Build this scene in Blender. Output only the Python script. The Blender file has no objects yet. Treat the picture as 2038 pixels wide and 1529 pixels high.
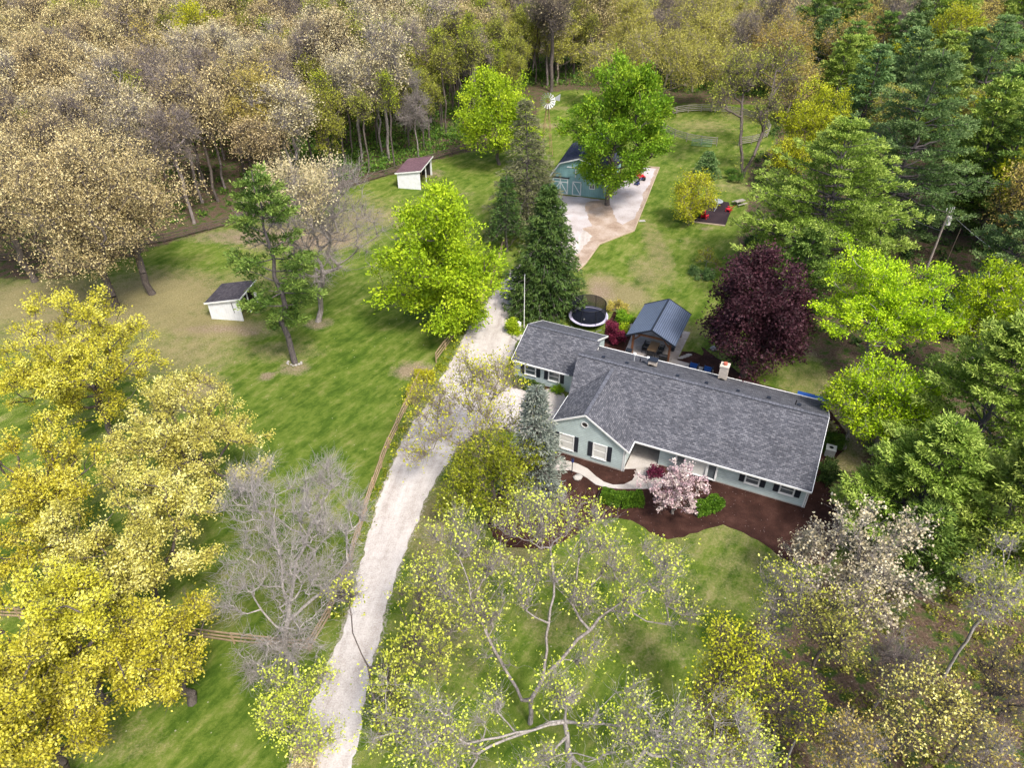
import bpy, math, random
import numpy as np
from mathutils import Vector, Matrix

# ------------------------------------------------------------------ camera, sky, sun
FPX, TH, CAMH = 1413.0, math.radians(37.0), 45.0
scene = bpy.context.scene
C = scene.collection
cam = bpy.data.cameras.new('camera'); camo = bpy.data.objects.new('camera', cam); C.objects.link(camo)
camo.location = (0, 0, CAMH); camo.rotation_euler = (math.radians(90) - TH, 0, 0)
cam.sensor_width = 36; cam.lens = 36 * FPX / 2038.0; cam.clip_end = 8000; cam.clip_start = 0.5
scene.camera = camo
SUN_EL, SUN_AZ = math.radians(56), math.radians(148)       # azimuth measured from +Y (view direction) towards +X
w = bpy.data.worlds.new("World"); scene.world = w; w.use_nodes = True
nt = w.node_tree; bg = nt.nodes['Background']
sky = nt.nodes.new('ShaderNodeTexSky'); sky.sky_type = 'NISHITA'; sky.sun_disc = False
sky.sun_elevation = SUN_EL; sky.sun_rotation = SUN_AZ; sky.air_density = 1.0; sky.dust_density = 4.0; sky.ozone_density = 0.6
nt.links.new(sky.outputs[0], bg.inputs[0]); bg.inputs[1].default_value = 0.13
sl = bpy.data.lights.new('sun', 'SUN'); sl.energy = 2.0; sl.angle = math.radians(9); sl.color = (1.0, 0.95, 0.87)
so = bpy.data.objects.new('sun', sl); C.objects.link(so)
sd = Vector((math.sin(SUN_AZ) * math.cos(SUN_EL), math.cos(SUN_AZ) * math.cos(SUN_EL), math.sin(SUN_EL)))
so.rotation_euler = sd.to_track_quat('Z', 'Y').to_euler(); so.location = (0, 0, 120)
scene.view_settings.view_transform = 'Standard'; scene.view_settings.look = 'None'
scene.view_settings.exposure = 1.15; scene.view_settings.gamma = 1.0
scene.render.engine = 'CYCLES'
scene.cycles.max_bounces = 5; scene.cycles.diffuse_bounces = 3; scene.cycles.transmission_bounces = 3; scene.cycles.transparent_max_bounces = 8

# ------------------------------------------------------------------ survey helpers: photo pixel of a ground point -> metres
def W(u, v, z=0.0):
    x = (u - 1019) / FPX; y = -(v - 764.5) / FPX
    d = np.array([x, math.cos(TH) + y * math.sin(TH), -math.sin(TH) + y * math.cos(TH)])
    return np.array([0, 0, CAMH]) + d * ((z - CAMH) / d[2])
def proj(x, y, z):
    zc = y * math.cos(TH) + (CAMH - z) * math.sin(TH)
    yc = y * math.sin(TH) + (z - CAMH) * math.cos(TH)
    return 1019 + FPX * x / zc, 764.5 - FPX * yc / zc
def hgt(u, v0, v1):
    return CAMH - W(u, v0)[1] * math.tan(TH + math.atan((v1 - 764.5) / FPX))

# ------------------------------------------------------------------ materials
def nd(nt, t, **k):
    n = nt.nodes.new(t)
    for a, b in k.items():
        if a in n.inputs: n.inputs[a].default_value = b
        else: setattr(n, a, b)
    return n
def newmat(name, rough=0.7, spec=0.3):
    m = bpy.data.materials.new(name); m.use_nodes = True
    p = m.node_tree.nodes['Principled BSDF']; p.inputs['Roughness'].default_value = rough
    p.inputs['Specular IOR Level'].default_value = spec
    return m, m.node_tree, p
def c4(c): return (c[0], c[1], c[2], 1)
def ramp(nt, fac, stops):
    r = nd(nt, 'ShaderNodeValToRGB'); e = r.color_ramp.elements
    e[0].position = stops[0][0]; e[0].color = c4(stops[0][1]); e[1].position = stops[-1][0]; e[1].color = c4(stops[-1][1])
    for p, c in stops[1:-1]:
        q = e.new(p); q.color = c4(c)
    nt.links.new(fac, r.inputs[0]); return r.outputs[0]
def noise(nt, vec, scale, detail=4, rough=0.6):
    n = nd(nt, 'ShaderNodeTexNoise'); n.inputs['Scale'].default_value = scale
    n.inputs['Detail'].default_value = detail; n.inputs['Roughness'].default_value = rough
    if vec is not None: nt.links.new(vec, n.inputs['Vector'])
    return n.outputs['Fac']
def mix(nt, fac, a, b, bt='MIX'):
    n = nd(nt, 'ShaderNodeMix', data_type='RGBA', blend_type=bt)
    for s, val in ((0, fac), (6, a), (7, b)):
        if isinstance(val, bpy.types.NodeSocket): nt.links.new(val, n.inputs[s])
        elif s == 0: n.inputs[0].default_value = val
        else: n.inputs[s].default_value = c4(val)
    return n.outputs[2]
def math_(nt, op, a, b=None, clamp=False):
    n = nd(nt, 'ShaderNodeMath', operation=op); n.use_clamp = clamp
    for i, v in ((0, a), (1, b)):
        if v is None: continue
        if isinstance(v, bpy.types.NodeSocket): nt.links.new(v, n.inputs[i])
        else: n.inputs[i].default_value = v
    return n.outputs[0]
def bump(nt, p, h, strength=0.4, dist=0.05):
    b = nd(nt, 'ShaderNodeBump'); b.inputs['Strength'].default_value = strength; b.inputs['Distance'].default_value = dist
    nt.links.new(h, b.inputs['Height']); nt.links.new(b.outputs[0], p.inputs['Normal'])
def simple(name, col, rough=0.6, var=0.18, scale=3.0, metal=0.0, spec=0.4, bmp=0.15):
    m, t, p = newmat(name, rough, spec)
    tc = nd(t, 'ShaderNodeTexCoord').outputs['Object']
    f = noise(t, tc, scale, 5, 0.65); f2 = noise(t, tc, scale * 9, 3, 0.6)
    ff = math_(t, 'ADD', math_(t, 'MULTIPLY', f, 0.6), math_(t, 'MULTIPLY', f2, 0.4))
    d = [max(0, c * (1 - var * 1.8)) for c in col]; l = [min(1, c * (1 + var)) for c in col]
    t.links.new(ramp(t, ff, [(0.3, d), (0.7, l)]), p.inputs['Base Color'])
    p.inputs['Metallic'].default_value = metal
    if bmp: bump(t, p, f2, bmp, 0.02)
    return m
def leafmat(name, cols, trans=0.22, inst=0.10, huev=0.008):
    """leaf material: colour from the per-leaf tint (species colour range), light passing through the blade"""
    m, t, p = newmat(name, 0.6, 0.25)
    a = nd(t, 'ShaderNodeAttribute', attribute_name='tint')
    oi = nd(t, 'ShaderNodeObjectInfo')
    n = len(cols); col = ramp(t, a.outputs['Fac'], [(i / (n - 1), c) for i, c in enumerate(cols)])
    hs = nd(t, 'ShaderNodeHueSaturation')
    t.links.new(col, hs.inputs['Color'])
    t.links.new(math_(t, 'ADD', math_(t, 'MULTIPLY', oi.outputs['Random'], 2 * huev), 0.5 - huev), hs.inputs['Hue'])
    t.links.new(math_(t, 'ADD', math_(t, 'MULTIPLY', oi.outputs['Random'], 2 * inst), 1 - inst), hs.inputs['Value'])
    t.links.new(hs.outputs[0], p.inputs['Base Color'])
    tr = nd(t, 'ShaderNodeBsdfTranslucent'); t.links.new(hs.outputs[0], tr.inputs[0])
    ms = nd(t, 'ShaderNodeMixShader'); ms.inputs[0].default_value = trans
    t.links.new(p.outputs[0], ms.inputs[1]); t.links.new(tr.outputs[0], ms.inputs[2])
    t.links.new(ms.outputs[0], t.nodes['Material Output'].inputs[0])
    return m
def shingle(name, a, b, c, row=0.16):
    m, t, p = newmat(name, 0.9, 0.2)
    uv = nd(t, 'ShaderNodeUVMap').outputs[0]
    br = nd(t, 'ShaderNodeTexBrick'); t.links.new(uv, br.inputs['Vector'])
    br.inputs['Scale'].default_value = 1; br.inputs['Brick Width'].default_value = 0.34; br.inputs['Row Height'].default_value = row
    br.inputs['Mortar Size'].default_value = 0.016; br.inputs['Mortar Smooth'].default_value = 0.2; br.inputs['Bias'].default_value = 0.0
    br.inputs['Color1'].default_value = (0, 0, 0, 1); br.inputs['Color2'].default_value = (1, 1, 1, 1); br.inputs['Mortar'].default_value = (0, 0, 0, 1)
    n2 = noise(t, uv, 5, 4, 0.75); n1 = noise(t, uv, 0.35, 4, 0.6)
    sp = nd(t, 'ShaderNodeSeparateColor'); t.links.new(br.outputs['Color'], sp.inputs[0])
    base = ramp(t, math_(t, 'ADD', math_(t, 'MULTIPLY', sp.outputs[0], .45), math_(t, 'MULTIPLY', math_(t, 'SUBTRACT', n2, .13), .78)), [(0.1, a), (0.5, b), (0.9, c)])
    k = math_(t, 'ADD', math_(t, 'MULTIPLY', n1, 0.75), math_(t, 'MULTIPLY', n2, 0.95))
    kk = nd(t, 'ShaderNodeCombineXYZ')
    for i in range(3): t.links.new(math_(t, 'ADD', k, 0.15), kk.inputs[i])
    col = mix(t, 1.0, base, kk.outputs[0], 'MULTIPLY')
    t.links.new(mix(t, math_(t, 'MULTIPLY', br.outputs['Fac'], 0.45), col, (0.015, 0.016, 0.02)), p.inputs['Base Color'])
    bump(t, p, math_(t, 'ADD', br.outputs['Color'], math_(t, 'MULTIPLY', n2, 0.7)), 0.5, 0.02)
    return m
def lined(name, col, dark, period, vertical=False, rough=0.55, width=0.12, var=0.1):
    """lap siding, board siding or ribbed metal: thin lines every 'period' metres along one UV axis"""
    m, t, p = newmat(name, rough, 0.35)
    uv = nd(t, 'ShaderNodeUVMap').outputs[0]; sp = nd(t, 'ShaderNodeSeparateXYZ'); t.links.new(uv, sp.inputs[0])
    x = math_(t, 'FRACT', math_(t, 'DIVIDE', sp.outputs[0 if vertical else 1], period))
    line = math_(t, 'LESS_THAN', x, width)
    f = noise(t, uv, 1.3, 5, 0.65)
    c = ramp(t, f, [(0.3, [q * (1 - var * 1.5) for q in col]), (0.7, [min(1, q * (1 + var)) for q in col])])
    t.links.new(mix(t, math_(t, 'MULTIPLY', line, 0.75), c, dark), p.inputs['Base Color'])
    bump(t, p, x, 0.5, 0.02)
    return m

M = {}
M['white'] = simple('white_paint', (0.72, 0.73, 0.72), 0.5, 0.08, 2)
M['white_board'] = lined('white_boards', (0.74, 0.75, 0.76), (0.45, 0.46, 0.48), 0.3, True, 0.6, 0.05)
M['siding'] = lined('sage_siding', (0.47, 0.56, 0.56), (0.18, 0.25, 0.25), 0.2, False, 0.55, 0.14)
M['barn'] = lined('barn_boards', (0.22, 0.385, 0.39), (0.12, 0.24, 0.24), 0.3, True, 0.65, 0.1)
M['barn_dark'] = simple('barn_door_green', (0.19, 0.35, 0.355), 0.6)
M['shingle'] = shingle('grey_shingles', (0.036, 0.038, 0.047), (0.085, 0.088, 0.103), (0.18, 0.181, 0.198))
M['shingle_cap'] = shingle('ridge_cap_shingles', (0.07, 0.075, 0.09), (0.10, 0.105, 0.125), (0.14, 0.145, 0.17), 0.3)
M['barn_roof'] = shingle('blue_black_shingles', (0.022, 0.025, 0.045), (0.04, 0.045, 0.075), (0.07, 0.075, 0.11), 0.3)
M['shed_roof_dark'] = shingle('dark_felt_roof', (0.03, 0.028, 0.035), (0.055, 0.05, 0.06), (0.09, 0.08, 0.09), 0.3)
M['shed_roof_red'] = shingle('maroon_roof', (0.10, 0.055, 0.065), (0.13, 0.075, 0.09), (0.17, 0.10, 0.115), 0.3)
M['metal_roof'] = lined('ribbed_blue_black_metal', (0.16, 0.195, 0.28), (0.02, 0.03, 0.07), 0.23, False, 0.3, 0.28)
M['metal_roof'].node_tree.nodes['Principled BSDF'].inputs['Metallic'].default_value = 0.35
M['shutter'] = simple('black_shutter', (0.014, 0.018, 0.028), 0.5, 0.1)
M['glass'] = simple('window_glass', (0.10, 0.12, 0.13), 0.12, 0.2, 1, 0, 0.8, 0)
M['blind'] = simple('window_blind', (0.60, 0.60, 0.57), 0.5, 0.06)
M['timber'] = simple('stained_timber', (0.16, 0.065, 0.03), 0.6, 0.25, 4)
M['tan_wood'] = simple('tan_wood', (0.34, 0.22, 0.12), 0.6, 0.2, 4)
M['edging'] = simple('timber_edging', (0.42, 0.33, 0.24), 0.8, 0.2, 2)
M['rail'] = simple('weathered_tan_rail', (0.36, 0.26, 0.16), 0.8, 0.3, 1.5)
M['rail_grey'] = simple('weathered_grey_rail', (0.30, 0.27, 0.23), 0.8, 0.3, 1.5)
M['rail_dark'] = simple('dark_old_rail', (0.10, 0.075, 0.06), 0.85, 0.3, 1.5)
M['gate_green'] = simple('green_painted_steel', (0.10, 0.26, 0.18), 0.5, 0.15)
M['black'] = simple('black_plastic', (0.012, 0.012, 0.015), 0.45, 0.2)
M['net'] = simple('trampoline_mat', (0.012, 0.016, 0.035), 0.6, 0.2)
M['pad'] = simple('lilac_pad', (0.48, 0.46, 0.60), 0.5, 0.1)
M['blue'] = simple('blue_fabric', (0.01, 0.07, 0.30), 0.6, 0.2)
M['red'] = simple('red_paint', (0.62, 0.02, 0.03), 0.4, 0.15)
M['yellow'] = simple('yellow_plastic', (0.62, 0.45, 0.04), 0.5, 0.15)
M['darkblue'] = simple('dark_blue_plastic', (0.02, 0.03, 0.14), 0.5, 0.15)
M['steel'] = simple('galvanised_steel', (0.42, 0.44, 0.46), 0.4, 0.12, 3, 0.3)
M['rust'] = simple('rusty_steel', (0.20, 0.10, 0.06), 0.7, 0.2)
M['stone'] = simple('pale_stone', (0.38, 0.36, 0.335), 0.85, 0.2, 2, 0, 0.3, 0.5)
M['limebrick'] = lined('painted_brick', (0.56, 0.50, 0.43), (0.30, 0.26, 0.22), 0.075, False, 0.85, 0.16, 0.2)
M['clay'] = simple('clay_flue', (0.42, 0.12, 0.08), 0.8, 0.2)
M['pole'] = simple('utility_pole_wood', (0.36, 0.31, 0.28), 0.85, 0.2)
M['shade_dark'] = simple('dark_shade_inside', (0.03, 0.026, 0.024), 0.9)  # near-black standing in for shade inside porch, sheds, vent and hedges

def ground_sheet(name, c1, c2, c3, fine=14, rough=0.95, big=0.5, spots=None, drag=None):
    m, t, p = newmat(name, rough, 0.15)
    g = nd(t, 'ShaderNodeNewGeometry').outputs['Position']
    if drag:      # wheel worn: noise drawn out along the way the wheels run
        mp = nd(t, 'ShaderNodeMapping'); mp.vector_type = 'TEXTURE'; mp.inputs['Rotation'].default_value = (0, 0, math.radians(drag[0])); mp.inputs['Scale'].default_value = (drag[1], drag[2], 1); t.links.new(g, mp.inputs[0])
        a = math_(t, 'ADD', math_(t, 'MULTIPLY', noise(t, mp.outputs[0], big * 2.2, 5, 0.6), .6), math_(t, 'MULTIPLY', noise(t, g, 1.6, 5, 0.7), .4))
    else: a = noise(t, g, big, 5, 0.6)
    b = noise(t, g, fine, 4, 0.7)
    k = math_(t, 'ADD', math_(t, 'MULTIPLY', a, 0.62), math_(t, 'MULTIPLY', b, 0.38))
    col = ramp(t, k, [(0.34, c1), (0.5, c2), (0.66, c3)])
    if spots:
        v = nd(t, 'ShaderNodeTexVoronoi'); v.inputs['Scale'].default_value = spots[0]; t.links.new(g, v.inputs['Vector'])
        col = mix(t, math_(t, 'MULTIPLY', math_(t, 'LESS_THAN', v.outputs['Distance'], spots[1]), spots[3]), col, spots[2])
    t.links.new(col, p.inputs['Base Color']); bump(t, p, b, 0.6, 0.05)
    return m
M['gravel'] = ground_sheet('white_gravel', (0.24, 0.205, 0.18), (0.44, 0.405, 0.38), (0.60, 0.575, 0.56), 9, 0.95, 0.45, None, (-9, 1, 9))
M['court'] = ground_sheet('barn_court_stone', (0.28, 0.24, 0.22), (0.42, 0.385, 0.385), (0.53, 0.50, 0.52), 5, 0.95, 0.3)
M['sand'] = ground_sheet('tan_sand', (0.21, 0.145, 0.105), (0.33, 0.255, 0.20), (0.45, 0.385, 0.34), 4, 0.95, 0.4)
M['mulch'] = ground_sheet('brown_mulch', (0.020, 0.009, 0.007), (0.038, 0.0165, 0.012), (0.072, 0.034, 0.026), 11, 0.95, 0.8, (3.0, 0.07, (0.4, 0.3, 0.3), 0.8))
M['rubber'] = ground_sheet('dark_mulch', (0.018, 0.012, 0.015), (0.03, 0.02, 0.024), (0.045, 0.03, 0.034), 14)
M['concrete'] = ground_sheet('pale_concrete', (0.32, 0.29, 0.26), (0.40, 0.37, 0.34), (0.47, 0.44, 0.42), 8, 0.8, 0.5)
M['paver'] = ground_sheet('grey_tan_pavers', (0.22, 0.19, 0.17), (0.32, 0.29, 0.27), (0.42, 0.38, 0.36), 3.0, 0.85, 0.8)

# ------------------------------------------------------------------ mesh building
class MB:
    def __init__(s): s.v = []; s.f = []
    def poly(s, pts):
        i = len(s.v); s.v += [tuple(map(float, p)) for p in pts]; s.f.append(tuple(range(i, i + len(pts)))); return s
    def slab(s, pts, th):
        """polygon (counter-clockwise from above) with thickness th below it"""
        i = len(s.v); n = len(pts); s.v += [tuple(map(float, p)) for p in pts]; s.v += [(p[0], p[1], p[2] - th) for p in pts]
        s.f.append(tuple(range(i, i + n))); s.f.append(tuple(range(i + 2 * n - 1, i + n - 1, -1)))
        for k in range(n):
            a, b = i + k, i + (k + 1) % n; s.f.append((b, a, a + n, b + n))
        return s
    def box(s, x0, x1, y0, y1, z0, z1):
        i = len(s.v)
        s.v += [(x, y, z) for z in (z0, z1) for x, y in ((x0, y0), (x1, y0), (x1, y1), (x0, y1))]
        for f in ((3, 2, 1, 0), (4, 5, 6, 7), (0, 1, 5, 4), (1, 2, 6, 5), (2, 3, 7, 6), (3, 0, 4, 7)): s.f.append(tuple(i + k for k in f))
        return s
    def cbox(s, c, sz): return s.box(c[0] - sz[0] / 2, c[0] + sz[0] / 2, c[1] - sz[1] / 2, c[1] + sz[1] / 2, c[2] - sz[2] / 2, c[2] + sz[2] / 2)
    def beam(s, a, b, w, h):
        a = Vector(a); b = Vector(b); d = (b - a).normalized(); up = Vector((0, 0, 1))
        if abs(d.z) > 0.95: up = Vector((0, 1, 0))
        x = d.cross(up).normalized() * w / 2; y = x.cross(d).normalized() * h / 2; i = len(s.v)
        for p in (a, b):
            for q in (-x - y, x - y, x + y, -x + y): s.v.append(tuple(p + q))
        for f in ((0, 1, 2, 3), (7, 6, 5, 4), (1, 0, 4, 5), (2, 1, 5, 6), (3, 2, 6, 7), (0, 3, 7, 4)): s.f.append(tuple(i + k for k in f))
        return s
    def tube(s, pts, r, n=8, r2=None, cap=True):
        P = [Vector(p) for p in pts]; m = len(P); i0 = len(s.v)
        for j, p in enumerate(P):
            d = (P[min(j + 1, m - 1)] - P[max(j - 1, 0)]).normalized(); up = Vector((0, 0, 1)) if abs(d.z) < 0.9 else Vector((0, 1, 0))
            x = d.cross(up).normalized(); y = x.cross(d); rr = r if r2 is None else r + (r2 - r) * j / (m - 1)
            for k in range(n):
                a = 2 * math.pi * k / n; s.v.append(tuple(p + x * rr * math.cos(a) + y * rr * math.sin(a)))
        for j in range(m - 1):
            for k in range(n):
                a = i0 + j * n + k; b = i0 + j * n + (k + 1) % n; s.f.append((a, b, b + n, a + n))
        if cap: s.f.append(tuple(i0 + k for k in range(n))[::-1]); s.f.append(tuple(i0 + (m - 1) * n + k for k in range(n)))
        return s
    def ring(s, c, r0, r1, z, n=32, th=0.05):
        i = len(s.v)
        for rr, zz in ((r0, z), (r1, z), (r1, z - th), (r0, z - th)):
            for k in range(n):
                a = 2 * math.pi * k / n; s.v.append((c[0] + rr * math.cos(a), c[1] + rr * math.sin(a), zz))
        for q in range(4):
            for k in range(n):
                a = i + q * n + k; b = i + q * n + (k + 1) % n; e = i + ((q + 1) % 4) * n; s.f.append((a, e + k, e + (k + 1) % n, b))
        return s
    def disc(s, c, r, n=24, nx=None):
        return s.poly([(c[0] + r * math.cos(2 * math.pi * k / n), c[1] + r * math.sin(2 * math.pi * k / n), c[2]) for k in range(n)])
    def rock(s, c, r, seed, sq=0.7):
        rg = random.Random(seed); i = len(s.v); n, m = 8, 5
        for j in range(m + 1):
            ph = math.pi * j / m
            for k in range(n):
                a = 2 * math.pi * k / n; q = r * (0.8 + 0.4 * rg.random())
                s.v.append((c[0] + q * math.sin(ph) * math.cos(a), c[1] + q * math.sin(ph) * math.sin(a), c[2] + q * sq * math.cos(ph)))
        for j in range(m):
            for k in range(n):
                a = i + j * n + k; b = i + j * n + (k + 1) % n; s.f.append((a, a + n, b + n, b))
        return s
    def build(s, name, m, parent=None, smooth=False):
        me = bpy.data.meshes.new(name); me.from_pydata(s.v, [], s.f); me.update()
        uvl = me.uv_layers.new(name='UVMap')
        for p in me.polygons:
            nrm = p.normal; Z = Vector((0, 0, 1)); t = Z.cross(nrm)
            t = Vector((1, 0, 0)) if t.length < 1e-3 else t.normalized(); b = nrm.cross(t)
            for li in p.loop_indices:
                co = me.vertices[me.loops[li].vertex_index].co; uvl.data[li].uv = (co.dot(t), co.dot(b))
            p.use_smooth = smooth
        me.materials.append(m if not isinstance(m, str) else M[m])
        o = bpy.data.objects.new(name, me); C.objects.link(o)
        if parent is not None: o.parent = parent
        return o
def tag(o, label=None, cat=None, group=None, kind=None):
    if label: o['label'] = label
    if cat: o['category'] = cat
    if group: o['group'] = group
    if kind: o['kind'] = kind
    return o
def thing(name, label, cat, loc=(0, 0, 0), rz=0.0, group=None):
    o = bpy.data.objects.new(name, None); C.objects.link(o); o.location = tuple(map(float, loc)); o.rotation_euler = (0, 0, rz)
    o.empty_display_size = 0.3
    return tag(o, label, cat, group)

def npmesh(name, V, quads, mat, tint=None, smooth=False):
    me = bpy.data.meshes.new(name); V = np.asarray(V, np.float32); F = np.asarray(quads, np.int32); k = F.shape[1]
    me.vertices.add(len(V)); me.vertices.foreach_set('co', V.ravel())
    me.loops.add(F.size); me.loops.foreach_set('vertex_index', F.ravel())
    me.polygons.add(len(F)); me.polygons.foreach_set('loop_start', np.arange(0, F.size, k, dtype=np.int32))
    me.polygons.foreach_set('loop_total', np.full(len(F), k, np.int32))
    if smooth: me.polygons.foreach_set('use_smooth', np.ones(len(F), bool))
    if tint is not None:
        at = me.attributes.new('tint', 'FLOAT', 'FACE'); at.data.foreach_set('value', np.asarray(tint, np.float32))
    me.update(calc_edges=True); me.materials.append(mat); return me

# ------------------------------------------------------------------ ground with its worn, dry and littered areas
def inpoly(X, Y, poly):
    r = np.zeros(X.shape, bool); n = len(poly)
    for i in range(n):
        x0, y0 = poly[i]; x1, y1 = poly[(i + 1) % n]
        c = ((y0 > Y) != (y1 > Y)) & (X < (x1 - x0) * (Y - y0) / (y1 - y0 + 1e-12) + x0); r ^= c
    return r
def pxpoly(L, z=0.0): return [tuple(W(u, v, z)[:2]) for u, v in L]
LAWN = pxpoly([(-500, 560), (0, 556), (150, 552), (230, 520), (330, 485), (460, 447), (720, 365), (925, 302), (1010, 300), (1060, 250), (1085, 185), (1150, 177), (1215, 188), (1330, 205),
               (1540, 208), (1545, 290), (1490, 330), (1490, 400), (1470, 470), (1470, 560), (1540, 640), (1620, 700), (1680, 800), (1720, 900), (1720, 1000), (1690, 1120), (1560, 1170), (1500, 1250), (1400, 1340), (1370, 1420), (1360, 1700), (-700, 1700)])
DRIVE_L = [(560, 1600), (575, 1529), (610, 1430), (655, 1320), (690, 1240), (702, 1190), (715, 1130), (740, 1040), (765, 960), (800, 880), (830, 830), (862, 790), (880, 750), (905, 710), (930, 655), (965, 605), (1000, 562), (1022, 535), (1060, 500), (1105, 470), (1135, 440)]
DRIVE_R = [(1180, 470), (1150, 505), (1100, 530), (1050, 550), (1035, 570), (1022, 600), (1012, 625), (1012, 655), (1028, 668), (1026, 690), (1016, 716), (1008, 745), (1000, 760), (1035, 775), (1080, 790), (1125, 800), (1140, 850), (1120, 890),
           (1060, 880), (1030, 862), (985, 850), (945, 860), (915, 885), (895, 915), (872, 950), (850, 985), (830, 1040), (800, 1110), (772, 1195), (752, 1280), (737, 1340), (722, 1420), (702, 1529), (690, 1600)]
def boxblur(A, n):
    for _ in range(2):
        for ax in (0, 1):
            B = np.zeros_like(A)
            for k in range(-n, n + 1): B += np.roll(A, k, ax)
            A = B / (2 * n + 1)
    return A
def make_ground():
    xs = np.concatenate([[-3000, -900, -300], np.arange(-120, 130, 0.6), [300, 900, 3000]])
    ys = np.concatenate([[-900, -100], np.arange(5, 200, 0.6), [260, 500, 1200, 4000]])
    X, Y = np.meshgrid(xs, ys); V = np.stack([X.ravel(), Y.ravel(), np.zeros(X.size)], 1)
    nx = len(xs); idx = np.arange(X.size).reshape(X.shape)
    F = np.stack([idx[:-1, :-1].ravel(), idx[:-1, 1:].ravel(), idx[1:, 1:].ravel(), idx[1:, :-1].ravel()], 1)
    grass = boxblur(inpoly(X, Y, LAWN).astype(float), 2)
    dry = np.zeros(X.shape); dirt = np.zeros(X.shape); lush = np.zeros(X.shape)
    def blob(A, u, v, rx, ry, wgt, ang=0):
        p = W(u, v); c, s = math.cos(ang), math.sin(ang); dx = X - p[0]; dy = Y - p[1]
        a = (dx * c + dy * s) / rx; b = (-dx * s + dy * c) / ry
        np.maximum(A, wgt * np.exp(-(a * a + b * b) ** 1.5), out=A)
    for b in [(430, 655, 8, 2.5, 1.0), (370, 640, 9, 4, .8), (300, 600, 11, 9, .95), (150, 640, 10, 8, .9), (60, 600, 10, 7, .9), (500, 560, 7, 5, .55), (600, 470, 11, 6, .9), (760, 430, 9, 5, .6), (700, 400, 8, 3, .5), (560, 700, 6, 2.5, .5), (350, 700, 9, 6, .7),
              (100, 580, 12, 5, .7), (380, 780, 4, 4, .8), (1290, 540, 3, 6, .6), (1230, 590, 5, 4, .95), (1200, 570, 3, 4, .9), (1360, 660, 4, 3, .5), (1310, 500, 2, 12, .6), (1360, 480, 5, 2, .3),
              (1100, 250, 6, 2, .8), (1110, 215, 5, 2, .5), (1200, 1130, 7, 3, .35), (1330, 1090, 5, 2, .4), (1430, 1060, 5, 2, .45), (1500, 1120, 5, 2, .45), (1440, 1180, 5, 2.5, .4), (1130, 1250, 5, 2.5, .4), (1290, 1280, 5, 2.5, .4), (1000, 1110, 5, 1.5, .7),
              (1700, 820, 4, 7, .9), (1680, 950, 3, 8, .8), (1620, 760, 5, 4, .5), (900, 1200, 4, 9, .5), (860, 1050, 2.5, 6, .7), (850, 350, 5, 3, .3), (230, 1480, 4, 2, .4), (1470, 370, 6, 4, .5), (1400, 250, 8, 6, .5), (1480, 230, 6, 6, .5)]: blob(dry, *b)
    for b in [(530, 750, 0.9, 0.8, 1.0), (825, 738, 2.4, 1.6, 1.0), (365, 780, 1.4, 4.2, .9, -.4), (430, 655, 4.5, .9, .75), (585, 733, 1.8, 1.3, .8), (633, 645, 1.8, 1.2, .8), (610, 480, 9, 3.5, .8), (1195, 580, 1.6, 3.0, .8), (490, 660, 2, 1, .6), (1405, 455, 1, .8, .6),
              (850, 345, 3.5, 2.5, .6), (500, 470, 10, 3, .7), (700, 435, 7, 3, .5), (930, 385, 2, 1, .4), (1640, 700, 3, 2, .8), (1712, 880, 2, 6, .7)]: blob(dirt, *b)
    for b in [(640, 800, 10, 8, .8), (700, 680, 9, 7, .8), (900, 350, 5, 6, .5), (1330, 400, 4, 8, .6), (1300, 1180, 9, 5, .6), (560, 900, 8, 6, .6), (480, 1400, 6, 4, .7)]: blob(lush, *b)
    fringe = boxblur(inpoly(X, Y, pxpoly(DRIVE_L + DRIVE_R)).astype(float), 1)
    me = npmesh('ground', V, F, ground_mat())
    for n, A in (('grass', grass), ('dry', dry), ('dirt', dirt), ('lush', lush), ('fringe', fringe)):
        at = me.attributes.new(n, 'FLOAT', 'POINT'); at.data.foreach_set('value', A.ravel().astype(np.float32))
    o = bpy.data.objects.new('ground', me); C.objects.link(o); tag(o, kind='structure')
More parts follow.
